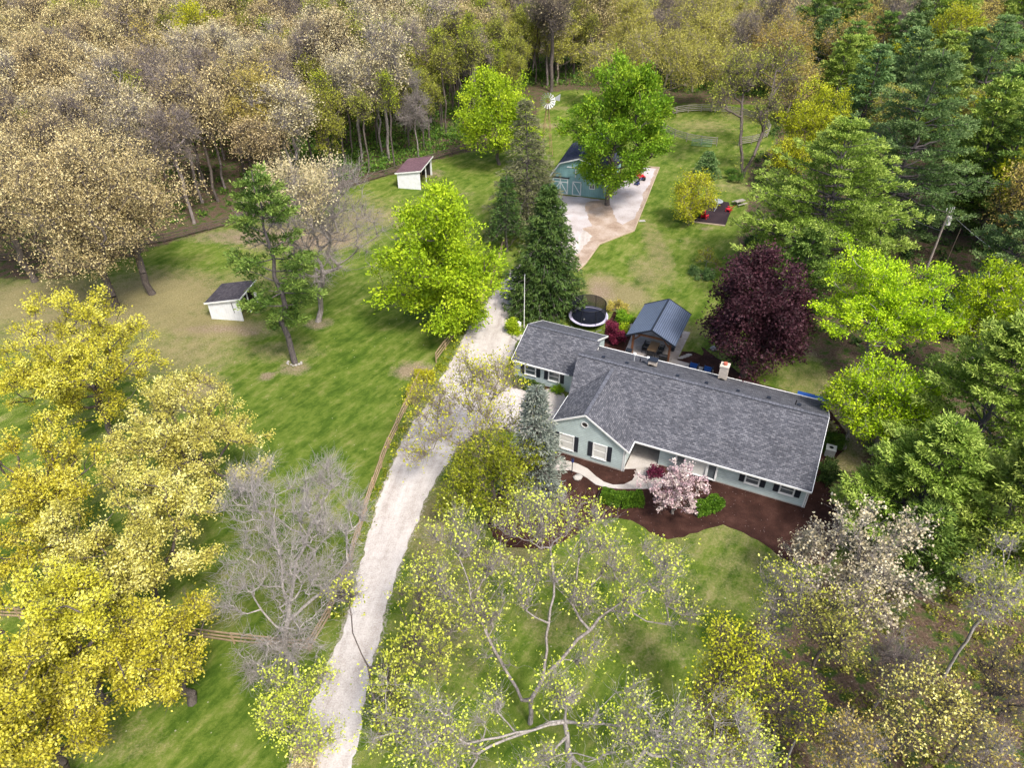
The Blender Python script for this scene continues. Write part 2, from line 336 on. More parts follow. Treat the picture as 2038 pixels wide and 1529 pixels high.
def ground_mat():
    m, t, p = newmat('ground_grass_and_litter', 0.95, 0.1)
    g = nd(t, 'ShaderNodeNewGeometry').outputs['Position']
    def att(n): return nd(t, 'ShaderNodeAttribute', attribute_name=n).outputs['Fac']
    n1 = noise(t, g, 0.16, 5, 0.62); n2 = noise(t, g, 0.9, 5, 0.65); n3 = noise(t, g, 5.5, 4, 0.7); n4 = noise(t, g, 20, 2, 0.6)
    # brushed, mown grass: noise stretched along the mowing direction
    mp = nd(t, 'ShaderNodeMapping'); mp.vector_type = 'TEXTURE'; mp.inputs['Rotation'].default_value = (0, 0, math.radians(-32)); mp.inputs['Scale'].default_value = (1.5, 5.5, 1)
    t.links.new(g, mp.inputs[0]); n5 = noise(t, mp.outputs[0], 1.3, 4, 0.6)
    mp2 = nd(t, 'ShaderNodeMapping'); mp2.vector_type = 'TEXTURE'; mp2.inputs['Rotation'].default_value = (0, 0, math.radians(-38)); mp2.inputs['Scale'].default_value = (1.0, 3.2, 1)
    t.links.new(g, mp2.inputs[0]); n6 = noise(t, mp2.outputs[0], 3.2, 4, 0.7)
    k = math_(t, 'ADD', math_(t, 'MULTIPLY', n5, 0.42), math_(t, 'MULTIPLY', n2, 0.25))
    k = math_(t, 'ADD', k, math_(t, 'MULTIPLY', n6, 0.21)); k = math_(t, 'ADD', k, math_(t, 'MULTIPLY', n3, 0.12))
    k = math_(t, 'ADD', k, math_(t, 'MULTIPLY', att('lush'), -0.04))
    gr = ramp(t, k, [(0.34, (0.030, 0.070, 0.006)), (0.43, (0.066, 0.116, 0.012)), (0.50, (0.118, 0.168, 0.024)), (0.57, (0.188, 0.212, 0.055)), (0.66, (0.29, 0.28, 0.11))])
    dryc = ramp(t, n3, [(0.3, (0.16, 0.14, 0.06)), (0.5, (0.26, 0.21, 0.11)), (0.7, (0.36, 0.30, 0.19))])
    dirtc = ramp(t, n3, [(0.3, (0.15, 0.105, 0.07)), (0.5, (0.26, 0.19, 0.14)), (0.7, (0.38, 0.30, 0.24))])
    lit = ramp(t, math_(t, 'ADD', math_(t, 'MULTIPLY', n3, 0.6), math_(t, 'MULTIPLY', n2, 0.4)), [(0.36, (0.045, 0.032, 0.022)), (0.48, (0.11, 0.075, 0.052)), (0.58, (0.19, 0.13, 0.10)), (0.68, (0.30, 0.22, 0.18))])
    litg = mix(t, math_(t, 'MULTIPLY', math_(t, 'SUBTRACT', n2, 0.47), 9, True), lit, (0.05, 0.085, 0.016))
    def soft(a, nz, amt, sharp):
        return math_(t, 'ADD', math_(t, 'MULTIPLY', math_(t, 'SUBTRACT', math_(t, 'ADD', a, math_(t, 'MULTIPLY', math_(t, 'SUBTRACT', nz, 0.5), amt)), 0.5), sharp), 0.5, True)
    nz = math_(t, 'ADD', math_(t, 'MULTIPLY', n2, 0.6), math_(t, 'MULTIPLY', n3, 0.4))
    col = mix(t, math_(t, 'MULTIPLY', soft(att('dry'), nz, 1.6, 1.8), 0.8), gr, dryc)
    col = mix(t, math_(t, 'MULTIPLY', soft(att('dirt'), nz, 2.2, 1.6), .8), col, dirtc)
    col = mix(t, soft(att('grass'), nz, 1.4, 4), litg, col)
    col = mix(t, math_(t, 'MULTIPLY', soft(att('fringe'), n3, 1.6, 5), .85), col, (0.36, 0.32, 0.28))
    v = nd(t, 'ShaderNodeTexVoronoi'); v.inputs['Scale'].default_value = 0.9; t.links.new(g, v.inputs['Vector'])
    col = mix(t, math_(t, 'MULTIPLY', math_(t, 'LESS_THAN', v.outputs['Distance'], 0.055), 0.5), col, (0.5, 0.47, 0.36))
    kk = nd(t, 'ShaderNodeCombineXYZ')
    sc = math_(t, 'ADD', math_(t, 'MULTIPLY', n4, 0.8), math_(t, 'ADD', math_(t, 'MULTIPLY', n1, 0.5), 0.35))
    for i in range(3): t.links.new(sc, kk.inputs[i])
    t.links.new(mix(t, 1.0, col, kk.outputs[0], 'MULTIPLY'), p.inputs['Base Color'])
    bump(t, p, math_(t, 'ADD', n3, n4), 0.8, 0.12)
    return m
make_ground()

def sheet(name, px, z, mat, jag=0.0, seed=0, step=0.8, world=False, label=None, cat=None, kind='structure', th=None):
    """a flat ground sheet with an uneven edge, outline given by its surveyed corners"""
    P = [np.array(q[:2], float) for q in (px if world else pxpoly(px))]; rg = random.Random(seed); out = []; acc = 0.0; ph = (rg.uniform(0, 6), rg.uniform(0, 6))
    for i in range(len(P)):
        a, b = P[i], P[(i + 1) % len(P)]; L = np.linalg.norm(b - a); n = max(1, int(L / step)) if jag else 1
        nn = np.array([b[1] - a[1], a[0] - b[0]]) / (L + 1e-9)
        for k in range(n):
            s_ = acc + L * k / n; wv = .45 * math.sin(s_ * 1.7 + ph[0]) + .35 * math.sin(s_ * 4.3 + ph[1]) + .3 * rg.uniform(-1, 1)
            out.append(a + (b - a) * k / n + (nn * jag * wv if jag else 0))
        acc += L
    mb = MB()
    ar = sum(out[i][0] * out[(i + 1) % len(out)][1] - out[(i + 1) % len(out)][0] * out[i][1] for i in range(len(out)))
    if ar < 0: out = out[::-1]
    pts = [(q[0], q[1], z) for q in out]
    if th: mb.slab(pts, th)
    else: mb.poly(pts)
    # concave outlines: triangulate
    o = mb.build(name, mat)
    import bmesh
    bm = bmesh.new(); bm.from_mesh(o.data); bmesh.ops.triangulate(bm, faces=[f for f in bm.faces if len(f.verts) > 4]); bm.to_mesh(o.data); bm.free()
    return tag(o, label, cat, None, kind)

sheet('driveway', DRIVE_L + DRIVE_R, 0.012, 'gravel', 0.17, 3, 0.28)
sheet('barn_court', [(1098, 386), (1205, 398), (1240, 360), (1282, 331), (1311, 335), (1284, 402), (1262, 460), (1192, 488), (1165, 525), (1140, 540), (1120, 470), (1095, 420)], 0.008, 'sand', 0.05, 4, 0.8)
sheet('gravel_on_court', [(1099, 388), (1165, 393), (1195, 398), (1170, 402), (1163, 408), (1166, 420), (1172, 436), (1178, 450), (1160, 455), (1150, 480), (1125, 470), (1100, 430)], 0.016, 'court', 0.18, 5, 0.5)
sheet('gravel_beside_barn', [(1211, 398), (1232, 372), (1260, 345), (1284, 333), (1305, 336), (1290, 372), (1280, 382), (1278, 402), (1262, 436), (1240, 447), (1228, 441), (1220, 420)], 0.020, 'court', 0.18, 6, 0.5)
sheet('mulch_bed', [(1060, 920), (1120, 898), (1180, 880), (1300, 890), (1400, 700), (1395, 690), (1500, 760), (1640, 800), (1660, 828), (1684, 862), (1682, 890), (1655, 925), (1650, 960), (1666, 1010), (1670, 1075), (1650, 1122), (1600, 1128), (1560, 1113), (1522, 1086), (1480, 1060), (1440, 1046),
                   (1400, 1054), (1362, 1070), (1330, 1073), (1292, 1060), (1258, 1036), (1225, 1030), (1180, 1040), (1140, 1072), (1080, 1095), (1010, 1089), (980, 1070), (968, 1040), (985, 990), (1010, 950)], 0.008, 'mulch', 0.12, 7, 0.5)
sheet('mulch_bed_behind', [(1195, 700), (1205, 650), (1222, 620), (1290, 640), (1262, 700), (1250, 712), (1240, 720)], 0.012, 'mulch', 0.08, 8, 0.5)
sheet('mulch_bed_patio', [(1330, 745), (1358, 700), (1380, 700), (1440, 725), (1500, 765), (1480, 790), (1400, 770)], 0.016, 'mulch', 0.08, 9, 0.5)
sheet('patio', [(1238, 715), (1262, 655), (1300, 648), (1374, 662), (1345, 722), (1335, 745)], 0.05, 'paver', 0, 1, th=0.045)
sheet('patio_slab', [(1338, 715), (1420, 738), (1416, 752), (1325, 735)], 0.07, 'concrete', 0, 1, th=0.04)
walk_up = [(1095, 918), (1130, 918), (1150, 924), (1170, 934), (1186, 949), (1202, 960), (1220, 966), (1242, 965), (1258, 957), (1266, 944), (1266, 930), (1260, 918), (1254, 906)]
walk_dn = [(1258, 880), (1290, 870), (1330, 885), (1314, 905), (1312, 925), (1305, 945), (1320, 955), (1316, 972), (1280, 974), (1238, 974), (1208, 972), (1185, 965), (1168, 952), (1152, 943), (1135, 937), (1095, 937)]
sheet('front_walk', walk_up + walk_dn, 0.05, 'concrete', 0, 1, th=0.045)
sheet('side_walk', [(1078, 792), (1085, 776), (1106, 772), (1118, 778), (1130, 800), (1112, 815), (1085, 808)], 0.05, 'concrete', 0, 1, th=0.045)
sheet('mulch_by_wing', [(1020, 752), (1018, 745), (1040, 752), (1120, 776), (1110, 782), (1090, 774), (1080, 778), (1030, 768)], 0.016, 'mulch', 0.05, 9, 0.5)
sheet('garden_bed', [(1372, 441), (1395, 412), (1428, 400), (1450, 402), (1455, 420), (1443, 450)], 0.010, 'rubber', 0.05, 11, 0.5)

# ------------------------------------------------------------------ tree growing
def unit(a): return a / (np.linalg.norm(a, axis=-1, keepdims=True) + 1e-9)
def frust(A, B, ra, rb, n):
    d = unit(B - A); ref = np.where(np.abs(d[:, 2:3]) > 0.9, np.array([[1., 0, 0]]), np.array([[0, 0, 1.]]))
    u = unit(np.cross(d, ref)); v = np.cross(d, u); a = np.arange(n) * 2 * np.pi / n
    cs, sn = np.cos(a)[None, :, None], np.sin(a)[None, :, None]; off = u[:, None] * cs + v[:, None] * sn
    P = np.concatenate([A[:, None] + off * ra[:, None, None], B[:, None] + off * rb[:, None, None]], 1).reshape(-1, 3)
    base = (np.arange(len(A)) * 2 * n)[:, None]; k = np.arange(n)[None]; k2 = (k + 1) % n
    F = np.stack([base + k, base + k2, base + k2 + n, base + k + n], 2).reshape(-1, 4)
    return P, F
def cards(c, lng, L, Wd, rg, flat=0.0):
    rnd = unit(rg.normal(size=c.shape)); 
    if flat: rnd = unit(rnd * (1 - flat) + np.cross(lng, np.array([0, 0, 1.])) * flat)
    side = unit(np.cross(lng, rnd)) if not flat else unit(rnd - lng * np.sum(rnd * lng, 1, keepdims=True))
    L = L[:, None]; Wd = Wd[:, None]; bend = np.cross(side, lng) * L * 0.12
    P = np.stack([c, c + lng * L * .5 + side * Wd * .5 + bend, c + lng * L, c + lng * L * .5 - side * Wd * .5 + bend], 1).reshape(-1, 3)
    return P, np.arange(len(P)).reshape(-1, 4)
def merge(parts):
    V = []; F = []; o = 0
    for p, f in parts: V.append(p); F.append(f + o); o += len(p)
    return np.concatenate(V), np.concatenate(F)

def crown_tips(rg, n, cz, R, Hh, lumps=12, amp=0.35, shell=0.42, flatb=0.6, clump=5, csig=0.09, cx=0, cy=0):
    LD = unit(rg.normal(size=(lumps, 3)) + np.array([0, 0, .35])); nc = max(4, n // clump)
    D = unit(rg.normal(size=(nc, 3)) + np.array([0, 0, .15])); k = np.max(D @ LD.T, 1)
    f = (1 - amp) + amp * np.clip((k - .55) / .4, 0, 1); rr = rg.random(nc) ** shell * f
    S = np.array([R, R, Hh]); c = D * rr[:, None] * S; c[:, 2] = np.where(c[:, 2] < 0, c[:, 2] * flatb, c[:, 2])
    t = np.repeat(c, clump, 0)[:n] + rg.normal(size=(min(n, nc * clump), 3)) * csig * R
    return t + np.array([cx, cy, cz])
def grow(rg, trunk, tips, seg=0.8, up=0.35, upw=1.2, plw=0.25, wob=0.12, limbs=()):
    N = 60000; P = np.zeros((N, 3)); par = np.full(N, -1); PL = np.zeros(N)
    n = 0; tr = [trunk[0]]
    for a, b in zip(trunk[:-1], trunk[1:]):
        m = max(1, int(np.linalg.norm(b - a) / seg)); tr += [a + (b - a) * (k + 1) / m for k in range(m)]
    for i, q in enumerate(tr):
        P[i] = q; par[i] = i - 1; PL[i] = PL[i - 1] + np.linalg.norm(q - tr[i - 1]) if i else 0
    n = len(tr); first = max(1, int(len(tr) * 0.45))
    for lb in limbs:                      # main limbs of this very tree, then the rest grows on them
        j = int(np.argmin(np.linalg.norm(P[:n] - lb[0], axis=1))); prev = j; a = P[j].copy(); first = max(1, len(tr) - 2) if not first > len(tr) - 2 else first
        for b in lb[1:]:
            m = max(1, int(np.linalg.norm(b - a) / seg))
            for k in range(1, m + 1):
                P[n] = a + (b - a) * k / m + rg.normal(size=3) * .05; par[n] = prev; PL[n] = PL[prev] + np.linalg.norm(P[n] - P[prev]); prev = n; n += 1
            a = b
    order = np.argsort(np.linalg.norm(tips - trunk[-1], axis=1)); ends = []
    for ti in order:
        p = tips[ti]; D = p - P[first:n]; d = np.linalg.norm(D, axis=1)
        cost = d + plw * PL[first:n] + upw * np.maximum(0, up * d - D[:, 2])
        j = int(np.argmin(cost)) + first; L = d[j - first]; m = max(2, int(L / seg))
        bow = rg.normal(size=3) * wob * L; bow[2] = -abs(bow[2]) * 0.6
        q0 = P[j].copy(); prev = j
        for k in range(1, m + 1):
            s = k / m; q = q0 + (p - q0) * s + bow * math.sin(math.pi * s) + (rg.normal(size=3) * 0.06 * seg if k < m else 0)
            P[n] = q; par[n] = prev; PL[n] = PL[prev] + L / m; prev = n; n += 1
        ends.append(n - 1)
    return P[:n], par[:n], np.array(ends), len(tr)
def radii(P, par, ends, rt, rtip, trunkn):
    n = len(P); cnt = np.zeros(n); cnt[ends] += 1
    for i in range(n - 1, 0, -1): cnt[par[i]] += cnt[i]
    ex = math.log(rt / rtip) / math.log(max(2, cnt[0])); r = rtip * np.maximum(cnt, 1) ** ex
    r[0] *= 1.25
    return r
def bark_mesh(name, P, par, r, mat, extra=None):
    A = P[par[1:]]; B = P[1:]; ra = r[par[1:]]; rb = r[1:]; ra = np.minimum(ra, rb * 1.5 + 0.01); big = ra > 0.09
    parts = []
    if big.any(): 
        p, f = frust(A[big], B[big], ra[big], rb[big], 7); parts.append((p, f))
    sm = ~big
    if sm.any(): p, f = frust(A[sm], B[sm], ra[sm], rb[sm], 4); parts.append((p, f))
    V, F = merge(parts); return npmesh(name, V, F, mat, smooth=True)
def twigs(rg, P, D, L, r, nseg=2, curl=0.45, uppull=0.15):
    parts = []; a = P; d = D
    for k in range(nseg):
        d = unit(d + rg.normal(size=d.shape) * curl + np.array([0, 0, uppull])); b = a + d * (L / nseg)[:, None]
        f0 = 1 - k / nseg * .75; f1 = 1 - (k + 1) / nseg * .75
        parts.append(frust(a, b, np.full(len(a), r * f0), np.full(len(a), r * f1), 3)); a = b
    return parts, a, d

def broadleaf(seed, H, R, base=0.25, rt=0.28, ntips=240, leaves=5000, leafL=0.3, leafW=0.2, sig=0.55, bark='bark', leaf='lime', lumps=12, amp=0.4,
              shell=0.42, flatb=0.7, tw=3, twL=0.9, twr=0.02, forks=None, lean=(0, 0), trunk_top=0.5, upb=0.5, tips=None, cz=None, rtip=0.03, up=0.35, outward=0.8, clump=5, csig=0.1, wob=0.12, curl=0.45, nseg=2, seg=0.8, limbs=()):
    rg = np.random.default_rng(seed); zb = H * base; Hh = (H - zb) / 2 if cz is None else H - cz; cz_ = H - Hh if cz is None else cz
    cx, cy = lean[0], lean[1]
    T = crown_tips(rg, ntips, cz_, R, Hh, lumps, amp, shell, flatb if cz is None else (cz - zb) / Hh, clump, csig, cx, cy) if tips is None else tips(rg)
    T = T[T[:, 2] > min(0.6, 0.08 * H)]
    if forks is None:
        top = np.array([cx * .6, cy * .6, H * trunk_top]); k = 5
        tr = [np.array([0, 0, -0.15])] + [top * (i / k) + np.append(rg.normal(size=2) * 0.012 * H, 0) for i in range(1, k + 1)]
    else: tr = [np.array(q, float) for q in forks]
    P, par, ends, tn = grow(rg, tr, T, seg, up, 1.2, 0.25 if not len(limbs) else .12, wob, limbs); r = radii(P, par, ends, rt, rtip, tn)
    bm = bark_mesh('trunk', P, par, r, BARK[bark])
    cen = np.array([cx, cy, cz_]); parts = []
    E = P[ends]; out = unit((E - cen) * np.array([1, 1, .8]) + np.array([0, 0, 0.3 * R])) 
    tp, td, fl = E, out, None
    src = np.concatenate([ends, rg.choice(np.arange(tn, len(P)), size=len(ends))]) if tw > 4 else ends
    if tw:
        s = np.repeat(src, tw); sp = P[s]; so_ = unit((sp - cen) + np.array([0, 0, .25 * R]))
        d0 = unit(so_ * .9 + rg.normal(size=sp.shape) * .8); L = twL * (0.5 + rg.random(len(s)))
        parts, tp, td = twigs(rg, sp, d0, L, twr, nseg, curl, 0.2)
    if tw > 4 or not leaves:           # fine twigs are the look of the crown: a mesh of their own
        V, F = merge(parts); tm = npmesh('twigs', V, F, BARK[bark + '_twig'] if bark + '_twig' in BARK else BARK[bark])
    else: tm = None
    lm = None
    if leaves:
        nl = int(leaves); idx = rg.integers(0, len(E), nl); ctint = rg.random(len(E)) * .6
        if tw > 4:
            idx = rg.integers(0, len(tp), nl); c = tp[idx] + rg.normal(size=(nl, 3)) * sig; o_ = td[idx]; tint = rg.random(nl)
        else:
            c = E[idx] + rg.normal(size=(nl, 3)) * sig * np.array([1, 1, .8]) + out[idx] * (rg.random((nl, 1)) ** 1.5) * sig * 1.6; o_ = out[idx]; tint = ctint[idx] + rg.random(nl) * .4
        lng = unit(o_ * outward + rg.normal(size=(nl, 3)))
        sc = 0.6 + 0.8 * rg.random(nl); p, f = cards(c, lng, leafL * sc, leafW * sc, rg)
        if tw and tw <= 4:
            V0, F0 = merge(parts)
            bmesh_join = (V0, F0)
        lm = npmesh('crown', p, f, LEAF[leaf], tint)
    return dict(trunk=bm, crown=lm, twigs=tm if tm is not None else (npmesh('twigs', *merge(parts), BARK[bark]) if tw else None))

def conifer(seed, H, R, kind='pine', z0=0.15, rt=0.25, leaf='pine', n_wh=22, nb=6, dens=1.0, prof=0.8, L=0.42, Wd=0.11, gap=0.0, bark='bark_pine', asym=None):
    rg = np.random.default_rng(seed); parts = []; tufts = []; tdir = []; bt = []
    k = 12; axis = np.stack([rg.normal(size=k + 1) * 0.01 * H, rg.normal(size=k + 1) * 0.01 * H, np.linspace(-0.15, H, k + 1)], 1); axis[0, :2] = 0; axis = np.cumsum(np.vstack([axis[:1], np.diff(axis, axis=0)]), 0)
    rr = rt * (1 - np.linspace(0, 1, k + 1) ** 1.1) + 0.03
    parts.append(frust(axis[:-1], axis[1:], rr[:-1], rr[1:], 8))
    A = []; B = []; RA = []; RB = []
    for wi in range(n_wh):
        s = (wi + rg.random() * .5) / n_wh; z = H * (z0 + (1 - z0) * s); a0 = rg.random() * 6.28
        if kind == 'pine': bl = R * min(1.0, (1 - s) ** prof * 1.25 + 0.05) * (0.35 + 0.65 * min(1, s / 0.18))
        else: bl = R * ((1 - s) ** prof) + 0.12
        m = max(3, int(nb * (0.6 + 0.7 * (1 - s)))) if kind != 'pine' else nb
        ctr = np.array([np.interp(z, axis[:, 2], axis[:, 0]), np.interp(z, axis[:, 2], axis[:, 1]), z])
        for b in range(m):
            if gap and rg.random() < gap: continue
            a = a0 + 6.28 * b / m + rg.normal() * .25; l = bl * (0.65 + 0.5 * rg.random())
            if asym is not None: l *= 1 + asym[1] * math.cos(a - asym[0])
            hd = np.array([math.cos(a), math.sin(a), 0]); nseg = max(3, int(l / 0.7)); ts = np.linspace(0, 1, nseg + 1)
            if kind == 'pine': zz = l * (0.18 * ts + 0.10 * ts ** 2) * (1 if s > .3 else .3)
            elif kind == 'norway': zz = l * (0.05 * ts - 0.55 * ts ** 1.5 + 0.25 * ts ** 3)
            else: zz = l * (-0.05 * ts - 0.18 * ts ** 1.6)
            pts = ctr + hd * (l * ts)[:, None] + np.stack([0 * ts, 0 * ts, zz], 1) + rg.normal(size=(nseg + 1, 3)) * 0.03 * l * ts[:, None]
            br = 0.018 * l + 0.015; A.append(pts[:-1]); B.append(pts[1:]); RA.append(br * (1 - .8 * ts[:-1])); RB.append(br * (1 - .8 * ts[1:]))
            sidev = np.array([-hd[1], hd[0], 0])
            for j in range(1, nseg + 1):
                t = ts[j]
                if kind == 'pine' and t < .3: continue
                wsub = l * (0.30 if kind == 'pine' else 0.26) * (1.15 - t) + 0.25
                for sd_ in (-1, 0, 1) if kind != 'pine' else (-1, -.5, 0, .5, 1):
                    q = pts[j] + sidev * sd_ * wsub * (0.6 + .6 * rg.random()) + hd * abs(sd_) * wsub * .35
                    if kind == 'pine': q[2] += 0.10 + rg.normal() * .07 - .06 * abs(sd_)
                    else: q[2] += rg.normal() * .08 - 0.1 * abs(sd_)
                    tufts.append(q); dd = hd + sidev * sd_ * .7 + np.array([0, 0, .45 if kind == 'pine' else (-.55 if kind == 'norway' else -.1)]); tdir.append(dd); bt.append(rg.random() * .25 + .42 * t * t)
    A = np.concatenate(A); B = np.concatenate(B); parts.append(frust(A, B, np.concatenate(RA), np.concatenate(RB), 4))
    tufts = np.array(tufts); tdir = unit(np.array(tdir)); bt = np.array(bt)
    npt = int((13 if kind == 'pine' else 9) * dens); c = np.repeat(tufts, npt, 0); d = np.repeat(tdir, npt, 0)
    ss = 0.2 if kind == 'pine' else 0.13
    c = c + rg.normal(size=c.shape) * np.array([ss, ss, ss * .5]); d = unit(d + rg.normal(size=d.shape) * (.55 if kind == 'pine' else .38))
    sc = .6 + .7 * rg.random(len(c)); p, f = cards(c, d, L * sc, Wd * sc, rg)
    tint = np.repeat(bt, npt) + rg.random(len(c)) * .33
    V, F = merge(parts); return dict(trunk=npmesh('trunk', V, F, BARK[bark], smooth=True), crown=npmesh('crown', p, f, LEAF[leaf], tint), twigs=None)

def barkmat(name, a, b):
    m, t, p = newmat(name, 0.9, 0.15); tc = nd(t, 'ShaderNodeTexCoord').outputs['Object']
    mp = nd(t, 'ShaderNodeMapping'); mp.inputs['Scale'].default_value = (3, 3, .7); t.links.new(tc, mp.inputs[0]); f = noise(t, mp.outputs[0], 3, 5, .7)
    t.links.new(ramp(t, f, [(.35, a), (.65, b)]), p.inputs['Base Color']); bump(t, p, f, .6, .04); return m
BARK = dict(bark=barkmat('brown_bark', (0.06, 0.048, 0.042), (0.16, 0.135, 0.12)), bark_grey=barkmat('grey_bark', (0.13, 0.112, 0.10), (0.35, 0.315, 0.295)),
            bark_pale=barkmat('pale_grey_bark', (0.165, 0.145, 0.13), (0.43, 0.40, 0.375)), bark_pine=barkmat('pine_bark', (0.055, 0.048, 0.05), (0.15, 0.13, 0.125)),
            bark_mauve=barkmat('mauve_twig', (0.12, 0.098, 0.09), (0.29, 0.25, 0.235)), bark_tan=barkmat('tan_twig', (0.17, 0.14, 0.11), (0.34, 0.29, 0.24)))
LEAF = dict(
    lime=leafmat('lime_leaf', [(0.12, 0.20, 0.008), (0.30, 0.43, 0.012), (0.56, 0.66, 0.03)]),
    lime2=leafmat('yellow_lime_leaf', [(0.22, 0.26, 0.008), (0.40, 0.43, 0.012), (0.60, 0.60, 0.04)]),
    green=leafmat('fresh_green_leaf', [(0.07, 0.17, 0.010), (0.17, 0.33, 0.014), (0.36, 0.50, 0.03)]),
    neon=leafmat('chartreuse_leaf', [(0.18, 0.30, 0.006), (0.38, 0.54, 0.010), (0.62, 0.74, 0.03)]),
    gold=leafmat('golden_leaf', [(0.22, 0.20, 0.015), (0.54, 0.50, 0.035), (0.88, 0.84, 0.20)]),
    gold2=leafmat('pale_gold_leaf', [(0.24, 0.21, 0.035), (0.58, 0.53, 0.11), (0.90, 0.86, 0.36)]),
    tan=leafmat('tan_catkin', [(0.20, 0.15, 0.07), (0.50, 0.40, 0.18), (0.80, 0.68, 0.37)]),
    tanpale=leafmat('cream_bud', [(0.32, 0.26, 0.12), (0.56, 0.48, 0.26), (0.76, 0.69, 0.44)]),
    tanyel=leafmat('ochre_catkin', [(0.26, 0.20, 0.04), (0.46, 0.38, 0.08), (0.62, 0.54, 0.16)]),
    mauve=leafmat('mauve_bud', [(0.16, 0.125, 0.07), (0.32, 0.26, 0.15), (0.46, 0.39, 0.23)]),
    olive=leafmat('olive_leaf', [(0.12, 0.14, 0.015), (0.26, 0.28, 0.03), (0.42, 0.43, 0.08)]),
    willow=leafmat('hazy_yellow_green_leaf', [(0.20, 0.20, 0.03), (0.38, 0.37, 0.06), (0.58, 0.55, 0.14)]),
    orange=leafmat('orange_bud', [(0.24, 0.18, 0.03), (0.44, 0.34, 0.07), (0.60, 0.49, 0.14)]),
    sprig=leafmat('yellow_green_sprig', [(0.26, 0.30, 0.02), (0.50, 0.54, 0.05), (0.72, 0.74, 0.16)]),
    locust=leafmat('locust_leaf', [(0.22, 0.22, 0.008), (0.42, 0.42, 0.015), (0.62, 0.60, 0.05)]),
    purple=leafmat('purple_leaf', [(0.020, 0.006, 0.009), (0.048, 0.015, 0.022), (0.105, 0.038, 0.052)], 0.15),
    redm=leafmat('crimson_leaf', [(0.07, 0.008, 0.02), (0.15, 0.015, 0.045), (0.26, 0.04, 0.09)], 0.2),
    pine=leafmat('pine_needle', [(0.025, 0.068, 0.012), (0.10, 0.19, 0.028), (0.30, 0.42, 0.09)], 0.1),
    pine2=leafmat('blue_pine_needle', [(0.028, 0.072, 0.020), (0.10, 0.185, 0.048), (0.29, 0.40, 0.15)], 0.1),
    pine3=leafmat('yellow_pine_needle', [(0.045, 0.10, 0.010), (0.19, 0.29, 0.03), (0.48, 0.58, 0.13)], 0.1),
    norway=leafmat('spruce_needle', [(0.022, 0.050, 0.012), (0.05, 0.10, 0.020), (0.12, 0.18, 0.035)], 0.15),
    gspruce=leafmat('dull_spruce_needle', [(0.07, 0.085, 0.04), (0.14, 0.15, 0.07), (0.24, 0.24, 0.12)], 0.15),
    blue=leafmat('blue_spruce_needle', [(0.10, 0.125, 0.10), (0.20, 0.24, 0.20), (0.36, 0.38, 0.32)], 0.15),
    white=leafmat('cream_blossom', [(0.42, 0.36, 0.20), (0.66, 0.58, 0.38), (0.82, 0.76, 0.56)]),
    pink=leafmat('pink_blossom', [(0.36, 0.20, 0.25), (0.62, 0.47, 0.48), (0.82, 0.74, 0.66)]),
    oliveg=leafmat('olive_green_leaf', [(0.11, 0.15, 0.008), (0.25, 0.30, 0.012), (0.45, 0.49, 0.04)]),
    box=leafmat('boxwood_leaf', [(0.035, 0.10, 0.008), (0.08, 0.18, 0.012), (0.17, 0.32, 0.025)]),
    under=leafmat('undergrowth_leaf', [(0.035, 0.09, 0.012), (0.08, 0.17, 0.02), (0.18, 0.28, 0.04)]))

def plant(kit, label, cat, loc, name='tree', rz=0.0, sc=(1, 1, 1), group=None):
    t = thing(name, label, cat, (loc[0], loc[1], 0), rz, group); t.scale = sc
    for part in ('trunk', 'crown', 'twigs'):
        if kit.get(part) is not None:
            o = bpy.data.objects.new(part, kit[part]); C.objects.link(o); o.parent = t
    return t

# ------------------------------------------------------------------ the house (local frame: x along the front, y to the back)
def local(u, v, z, org, rz):
    p = W(u, v, z)[:2] - np.array(org[:2]); return (p[0] * math.cos(rz) + p[1] * math.sin(rz), -p[0] * math.sin(rz) + p[1] * math.cos(rz), z)
HO = W(1613.6, 979, 2.6); HR = math.radians(-24.7)
house = thing('ranch_house', 'long sage green ranch house with grey shingle roof, black shutters and low left wing', 'house', (HO[0], HO[1], 0), HR)
SL = 3.0 / 6.6
def zf(t): return 2.6 + SL * t
R_ = MB()
R_.slab([(0.08, 0, 2.6), (0.08, 6.6, 5.6), (-23.1, 6.6, 5.6), (-22.4, 2.42, 3.7), (-19.3, 6.16, 5.4), (-15.06, 0, 2.6)], 0.14)
R_.slab([(-15.06, -1.7, 2.6), (-15.06, 0, 2.6), (-19.3, 6.16, 5.4), (-19.3, -1.7, 5.4)], 0.14)
R_.slab([(-19.3, -1.7, 5.4), (-19.3, 6.16, 5.4), (-22.4, 2.42, 3.7), (-22.4, -1.7, 3.7)], 0.14)
R_.slab([(0.08, 6.6, 5.6), (0.08, 13.15, 2.6), (-23.1, 13.15, 2.6), (-23.1, 6.6, 5.6)], 0.14)
roof = R_.build('roof', 'shingle', house)
for n_, a, b, wd in (('ridge_cap', (0.08, 6.6, 5.615), (-23.1, 6.6, 5.615), .34), ('ridge_cap', (-19.3, -1.7, 5.415), (-19.3, 6.0, 5.415), .34)):
    m = MB(); n = int((Vector(b) - Vector(a)).length / .3)
    for i in range(n):
        p = Vector(a).lerp(Vector(b), i / n); q = Vector(a).lerp(Vector(b), (i + .93) / n); q.z += .02
        m.beam(p, q, wd, .035)
    m.build(n_, 'shingle_cap', roof)
def fascia(pts, h=.17, w_=.035, par=house, nm='fascia'):
    m = MB()
    for a, b in zip(pts[:-1], pts[1:]): m.beam(a, b, w_, h)
    return m.build(nm, 'white', par)
fascia([(-15.0, -.02, 2.52), (0.1, -.02, 2.52)], .16, .10, roof, 'gutter')
fascia([(0.10, -.02, 2.55), (0.10, 6.6, 5.55), (0.10, 13.17, 2.55)], .2, .04, roof, 'rake_board')
